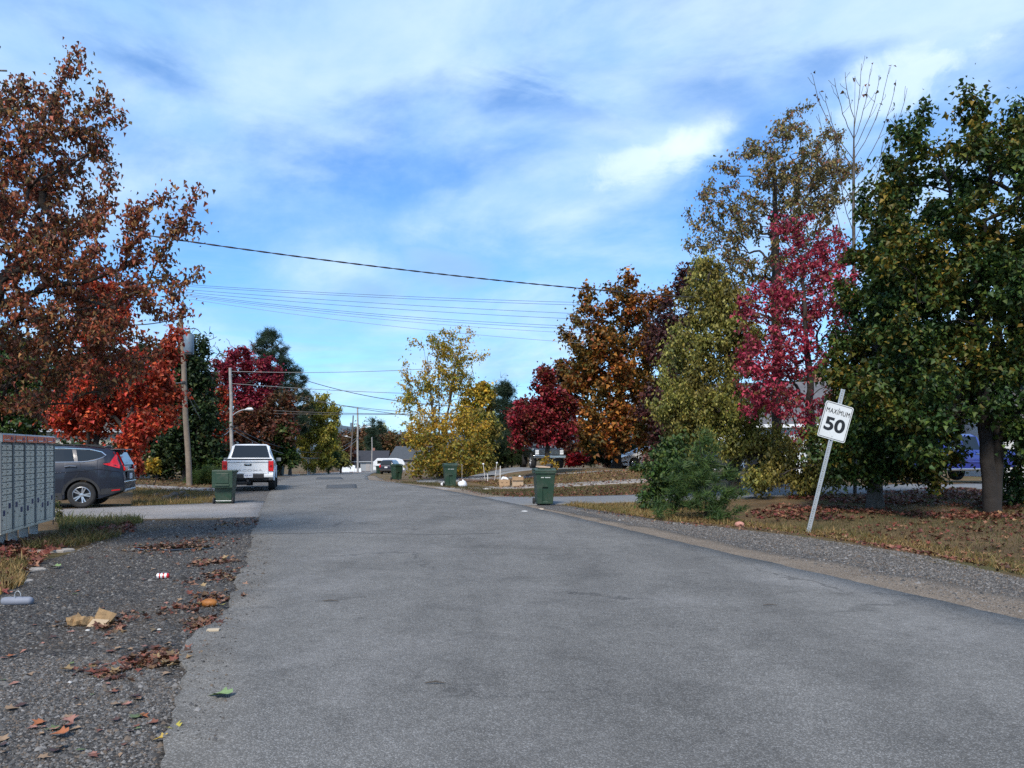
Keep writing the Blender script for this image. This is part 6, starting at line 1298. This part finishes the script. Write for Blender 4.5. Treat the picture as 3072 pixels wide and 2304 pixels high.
def litter(name, label, poly, n, m, size, seed, off=.02, flat=2.5, kind='maple5', clump=None):
    flat *= 1.5
    rng = np.random.default_rng(seed); q = scatter(poly, n, rng)
    if clump:
        k = np.sin(q[:, 0] * clump + seed) * np.sin(q[:, 1] * clump * 1.3 + 2 * seed) + np.sin(q[:, 0] * clump * 2.3 + q[:, 1] * clump * 1.7); q = q[k + rng.normal(0, .5, n) > -.1]
    z = T(q[:, 0], q[:, 1]) + off + rng.uniform(0, .012, len(q))
    o = link(name, leaves_mesh(name, np.stack([q[:, 0], q[:, 1], z], -1), kind, size, m, rng, 0, flat, 1.2)); stuff(o, label); return o
def gp(*pts): return [G(*p) if len(p) == 2 else Vector(p) for p in pts]
def ell(px, py, rx, ry, n=14): return [G(px + rx * math.cos(2 * math.pi * k / n), py + ry * math.sin(2 * math.pi * k / n)) for k in range(n)]
for (px, py, rx, ry, n_, sd_) in [(545, 1640, 120, 26, 260, 1), (640, 1690, 65, 14, 110, 2), (650, 1735, 60, 22, 130, 3), (615, 1812, 70, 34, 170, 4), (630, 1872, 60, 26, 130, 5), (470, 1982, 95, 26, 210, 6), (715, 1572, 70, 14, 110, 7), (330, 1880, 110, 26, 110, 8), (310, 2030, 80, 20, 46, 9)]:
    rg = np.random.default_rng(300 + sd_); cc = G(px, py); ex = abs(G(px + rx, py).x - cc.x); ey = abs(G(px, py - ry).y - cc.y); m_ = int(n_ * 1.15)
    q = np.stack([cc.x + rg.normal(0, .52, m_) * ex, cc.y + rg.normal(0, .52, m_) * ey], -1); q = q + np.stack([np.sin(q[:, 1] * 9) * .06, np.sin(q[:, 0] * 8) * .08], -1)
    o = link('leaf_litter', leaves_mesh('leaf_litter', np.concatenate([q, (T(q[:, 0], q[:, 1]) + .022 + rg.uniform(0, .012, m_))[:, None]], 1), 'maple5', .062, L_LIT, rg, 0, 3.2, 1.0, None, .5)); stuff(o, 'wet red-brown leaves drifted in the gravel hollows')
litter('leaf_litter', 'brown leaves drifted along the grass below the mailboxes', gp((0, 1640), (120, 1620), (240, 1590), (400, 1572), (400, 1600), (250, 1625), (150, 1668), (90, 1720), (0, 1790)), 900, L_LITR, .10, 11, .05, 1.2)
litter('leaf_litter', 'red-brown leaves spread under the right-hand maples', gp((2200, 1560), (2380, 1490), (2620, 1478), (2900, 1466), (13.2, 19.5, 0), (14, 16, 0), (2990, 1560), (2650, 1560), (2420, 1580)), 6500, L_LITR, .105, 12, .03, 1.8, 'maple5', 1.1)
litter('leaf_litter', 'scattered leaves on the lawn right of the speed sign', gp((2430, 1600), (2700, 1570), (12, 16, 0), (13, 9, 0), (3060, 1720), (2700, 1660)), 1500, L_LITR, .08, 13, .03, 1.8, 'maple5')
litter('leaf_litter', 'fallen leaves on the sloping lawn before the black pickup', gp((1390, 1440), (1700, 1420), (1900, 1412), (2050, 1425), (2000, 1448), (1700, 1462), (1500, 1466)), 1500, L_LIT, .10, 14, .03, 1.8, 'maple5')
litter('leaf_litter', 'leaves on the bank behind the near right driveway', gp((1450, 1480), (1700, 1466), (2050, 1455), (2050, 1478), (1700, 1490), (1500, 1490)), 800, L_LITR, .09, 15, .03, 1.8, 'maple5')
litter('leaf_litter', 'fallen leaves over the left lawn round the utility pole', gp((395, 1440), (560, 1430), (650, 1455), (640, 1500), (400, 1510)), 700, L_LIT, .10, 16, .03, 1.8, 'maple5')
litter('leaf_litter', 'leaves under the birch clump at the road bend', gp((860, 1418), (1000, 1412), (1110, 1412), (1110, 1420), (940, 1424)), 700, L_LITR, .2, 17, .05, 1.5, 'oval')
litter('leaf_litter', 'leaves along the golden grass by the right gravel', gp((1720, 1528), (2000, 1575), (2430, 1612), (2700, 1655), (3072, 1735), (3072, 1700), (2700, 1630), (2400, 1590), (2000, 1555)), 900, L_LIT, .07, 18, .03, 1.6, 'oval')
litter('leaf_litter', 'thin scatter of leaves across the far verge by the bins', gp((1150, 1445), (1330, 1462), (1450, 1490), (1640, 1500), (1500, 1468), (1300, 1448)), 500, L_LIT, .08, 19, .03, 1.6, 'oval')

PUD = mat('puddle_water', (.012, .012, .011), .04, 0, .2, 3, 0, 60, 0)
pc = G(520, 1648); th = np.linspace(0, 2 * np.pi, 40)
n_ = 40; cx_ = np.linspace(-1, 1, n_); hw = np.sqrt(np.maximum(.02, 1 - cx_ ** 2)) * (1 + .25 * np.sin(cx_ * 9))
sheet('puddle', np.stack([pc.x + cx_ * .62, pc.y - hw * .32], -1), np.stack([pc.x + cx_ * .62, pc.y + hw * .32], -1), .030, PUD, 4, .01, 'shallow dark puddle in the gravel under floating leaves')
# gravel stones
def stones(name, label, poly, n, size, m, seed, off=.012, zf=.6):
    rng = np.random.default_rng(seed); q = scatter(poly, n, rng)
    V0 = np.array([(1, 0, -.4), (-1, 0, -.4), (0, 1, -.4), (0, -1, -.4), (.15, .1, .9)], float)
    F0 = np.array([(0, 2, 4), (2, 1, 4), (1, 3, 4), (3, 0, 4)])
    s = size * rng.lognormal(0, .45, n); Vn = V0[None] * rng.uniform(.6, 1.2, (n, 5, 1)); Vn[:, :, 2] *= zf
    a = rng.uniform(0, 6.28, n); ca, sa = np.cos(a)[:, None], np.sin(a)[:, None]
    X_ = Vn[:, :, 0] * ca - Vn[:, :, 1] * sa; Y_ = Vn[:, :, 0] * sa + Vn[:, :, 1] * ca
    W = np.stack([X_, Y_, Vn[:, :, 2]], -1) * s[:, None, None]; W[:, :, :2] += q[:, None, :]; W[:, :, 2] += (T(q[:, 0], q[:, 1]) + off)[:, None] + s[:, None] * zf * .35
    F = (F0[None] + (np.arange(n) * 5)[:, None, None]).reshape(-1, 3)
    o = link(name, mesh_np(name, W.reshape(-1, 3), [F], m)); stuff(o, label)
M_ST1 = leaf_mat('stone_dark', [(.055, .052, .049), (.085, .079, .073), (.125, .116, .107), (.035, .033, .032), (.18, .17, .155), (.09, .069, .052)], None, 1, 0, .8)
M_ST3 = leaf_mat('stone_warm_grey', [(.085, .078, .07), (.12, .11, .099), (.165, .152, .138), (.058, .054, .05), (.14, .105, .075), (.21, .195, .18)], None, 1, 0, .8)
M_ST2 = leaf_mat('stone_grey', [(.09, .086, .082), (.13, .123, .115), (.20, .19, .18), (.05, .048, .046), (.13, .10, .075)], None, 1, 0, .8)
stones('gravel_stones', 'loose grey stones near the bottom left corner', [tuple(G(*p))[:2] for p in ((-200, 2304), (-40, 1990), (330, 1960), (555, 2050), (500, 2170), (470, 2304))] + [(-1.75, 3.3), (-3.2, 3.3)], 38000, .0068, M_ST2, 21)
stones('gravel_stones', 'dark crushed stone over the pull-off', gp((0, 1990), (-20, 1760), (240, 1650), (420, 1565), (740, 1560), (745, 1640), (690, 1760), (650, 1860), (540, 1980)), 38000, .0092, M_ST1, 22)
stones('gravel_stones', 'grey crushed stone along the right shoulder', gp((1700, 1526), (1960, 1562), (2400, 1612), (2750, 1666), (3200, 1770), (3300, 1860), (2800, 1745), (2300, 1640), (1900, 1572)), 33000, .0088, M_ST3, 23, .015)
stones('gravel_stones', 'fine stone at the sandy edge of the asphalt', gp((1800, 1553), (2200, 1640), (2700, 1765), (3072, 1860), (3250, 1850), (2700, 1705), (2200, 1605)), 11000, .008, M_ST2, 24, .02)
stones('gravel_stones', 'grit washed onto the asphalt edge', [(xl(y) + .35, y) for y in (4, 6, 8, 10, 14)] + [(xl(y) - .1, y) for y in (14, 10, 8, 6, 4)], 1500, .0065, M_ST2, 25, .047)

# grass blades
def grass(name, label, poly, n, h, m, seed, clump=None, off=0.0, wdt=.006, lean=.5):
    rng = np.random.default_rng(seed); q = scatter(poly, n, rng)
    if clump:
        k = np.sin(q[:, 0] * clump + seed) + np.sin(q[:, 1] * clump * 1.2 + seed * 2) + np.sin((q[:, 0] + q[:, 1]) * clump * .6); q = q[k + rng.normal(0, .7, n) > 0]
    n = len(q); hh = h * rng.lognormal(-.1, .4, n); a = rng.uniform(0, 6.28, n); l_ = rng.normal(0, lean, (n, 2)) * hh[:, None]; ww = wdt * rng.uniform(.6, 1.4, n)
    z = T(q[:, 0], q[:, 1]) + off - .01; dx = np.stack([np.cos(a) * ww, np.sin(a) * ww], -1)
    V = np.zeros((n, 5, 3)); V[:, 0, :2] = q - dx; V[:, 1, :2] = q + dx; V[:, 2, :2] = q + dx * .7 + l_ * .35; V[:, 3, :2] = q - dx * .7 + l_ * .35; V[:, 4, :2] = q + l_
    V[:, :2, 2] = z[:, None]; V[:, 2:4, 2] = (z + hh * .6)[:, None]; V[:, 4, 2] = z + hh
    b_ = np.arange(n)[:, None] * 5
    o = link(name, mesh_np(name, V.reshape(-1, 3), [np.concatenate([b_, b_ + 1, b_ + 2, b_ + 3], 1), np.concatenate([b_ + 3, b_ + 2, b_ + 4], 1)], m)); stuff(o, label)
M_GD = leaf_mat('grass_dry', [(.30, .18, .06), (.36, .24, .09), (.22, .13, .04), (.26, .18, .07), (.15, .11, .04), (.40, .26, .10)], [(.16, .14, .045), (.24, .18, .06), (.10, .10, .03)], 1.3, .3)
M_GG = leaf_mat('grass_green', [(.07, .10, .028), (.10, .13, .035), (.05, .075, .02), (.14, .14, .045), (.2, .17, .06)], [(.16, .12, .045), (.09, .10, .03)], 1.5, .3)
M_GX = leaf_mat('grass_mixed', [(.11, .085, .034), (.15, .11, .045), (.07, .068, .022), (.09, .082, .026), (.05, .06, .018), (.19, .135, .06)], [(.10, .10, .03), (.07, .08, .024), (.15, .11, .04)], 1.1, .3)
grass('grass', 'golden dry grass along the right gravel shoulder', gp((1690, 1518), (1990, 1563), (2430, 1606), (2700, 1650), (3150, 1750), (3150, 1700), (2700, 1615), (2420, 1583), (2000, 1540), (1720, 1508)), 16000, .075, M_GD, 31)
grass('grass', 'short brown-green grass on the lawn under the right maples', gp((2150, 1570), (2600, 1480), (2900, 1468), (15, 21, 0), (15, 7.5, 0), (3100, 1740), (2700, 1640), (2420, 1598)), 36000, .055, M_GX, 32, None)
grass('grass', 'golden grass between near driveway and gravel', gp((1680, 1516), (2060, 1504), (2150, 1502), (2100, 1560), (1990, 1560)), 6000, .07, M_GD, 33)
grass('grass', 'dry grass on the bank before the cardboard boxes', gp((1180, 1448), (1400, 1472), (1480, 1490), (2060, 1480), (2060, 1452), (1700, 1464), (1500, 1470), (1300, 1450)), 15000, .09, M_GX, 34)
grass('grass', 'tan lawn grass sloping up to the parked vehicles', gp((1380, 1440), (1600, 1435), (1850, 1412), (1990, 1412), (2020, 1446), (1700, 1458), (1480, 1464)), 14000, .07, M_GD, 35)
grass('grass', 'dry verge grass round the left ditch', gp((395, 1520), (640, 1510), (690, 1500), (650, 1478), (400, 1466)), 15000, .10, M_GD, 36)
grass('grass', 'mown dry lawn at the foot of the left utility pole', gp((380, 1456), (500, 1462), (680, 1464), (650, 1440), (560, 1426), (380, 1424)), 12000, .06, M_GD, 37)
grass('grass', 'green weeds tangled round the mailbox feet', [(x_, y_, 0) for x_, y_ in [(-7.4, 11.6), (-8.7, 15.6), (-8.3, 16.2), (-6.9, 13.6), (-6.9, 12.2)]], 5000, .105, M_GX, 38, .9, .05, .006, .8)
grass('grass', 'ragged grass strip along the pale driveway edge', gp((170, 1562), (420, 1560), (430, 1572), (250, 1600), (180, 1610)), 4000, .11, M_GG, 39, None, .03)
grass('grass', 'thin dry grass at the left picture edge', gp((0, 1700), (80, 1690), (70, 1760), (0, 1790)), 1500, .08, M_GD, 40, None, .03)
# weeds with heads beside the last mailbox
for i, (px, py, h_) in enumerate([(168, 1566, .55), (178, 1570, .42), (158, 1574, .38)]):
    q = G(px, py); tree('weed', ['tall seedy weed against the last mailbox', 'shorter weed right of the last mailbox', 'low weed under the last mailbox'][i], 'weed', q, [(np.array([q.x, q.y, q.z + h_ * .6]), np.array([.10, .10, h_ * .4]))], 12, ('oval', .05, 90), M_GG, BARK, .012, .003, .95, 1, None, .1, .05, .1, .04, .3, .5, 3, 200 + i)
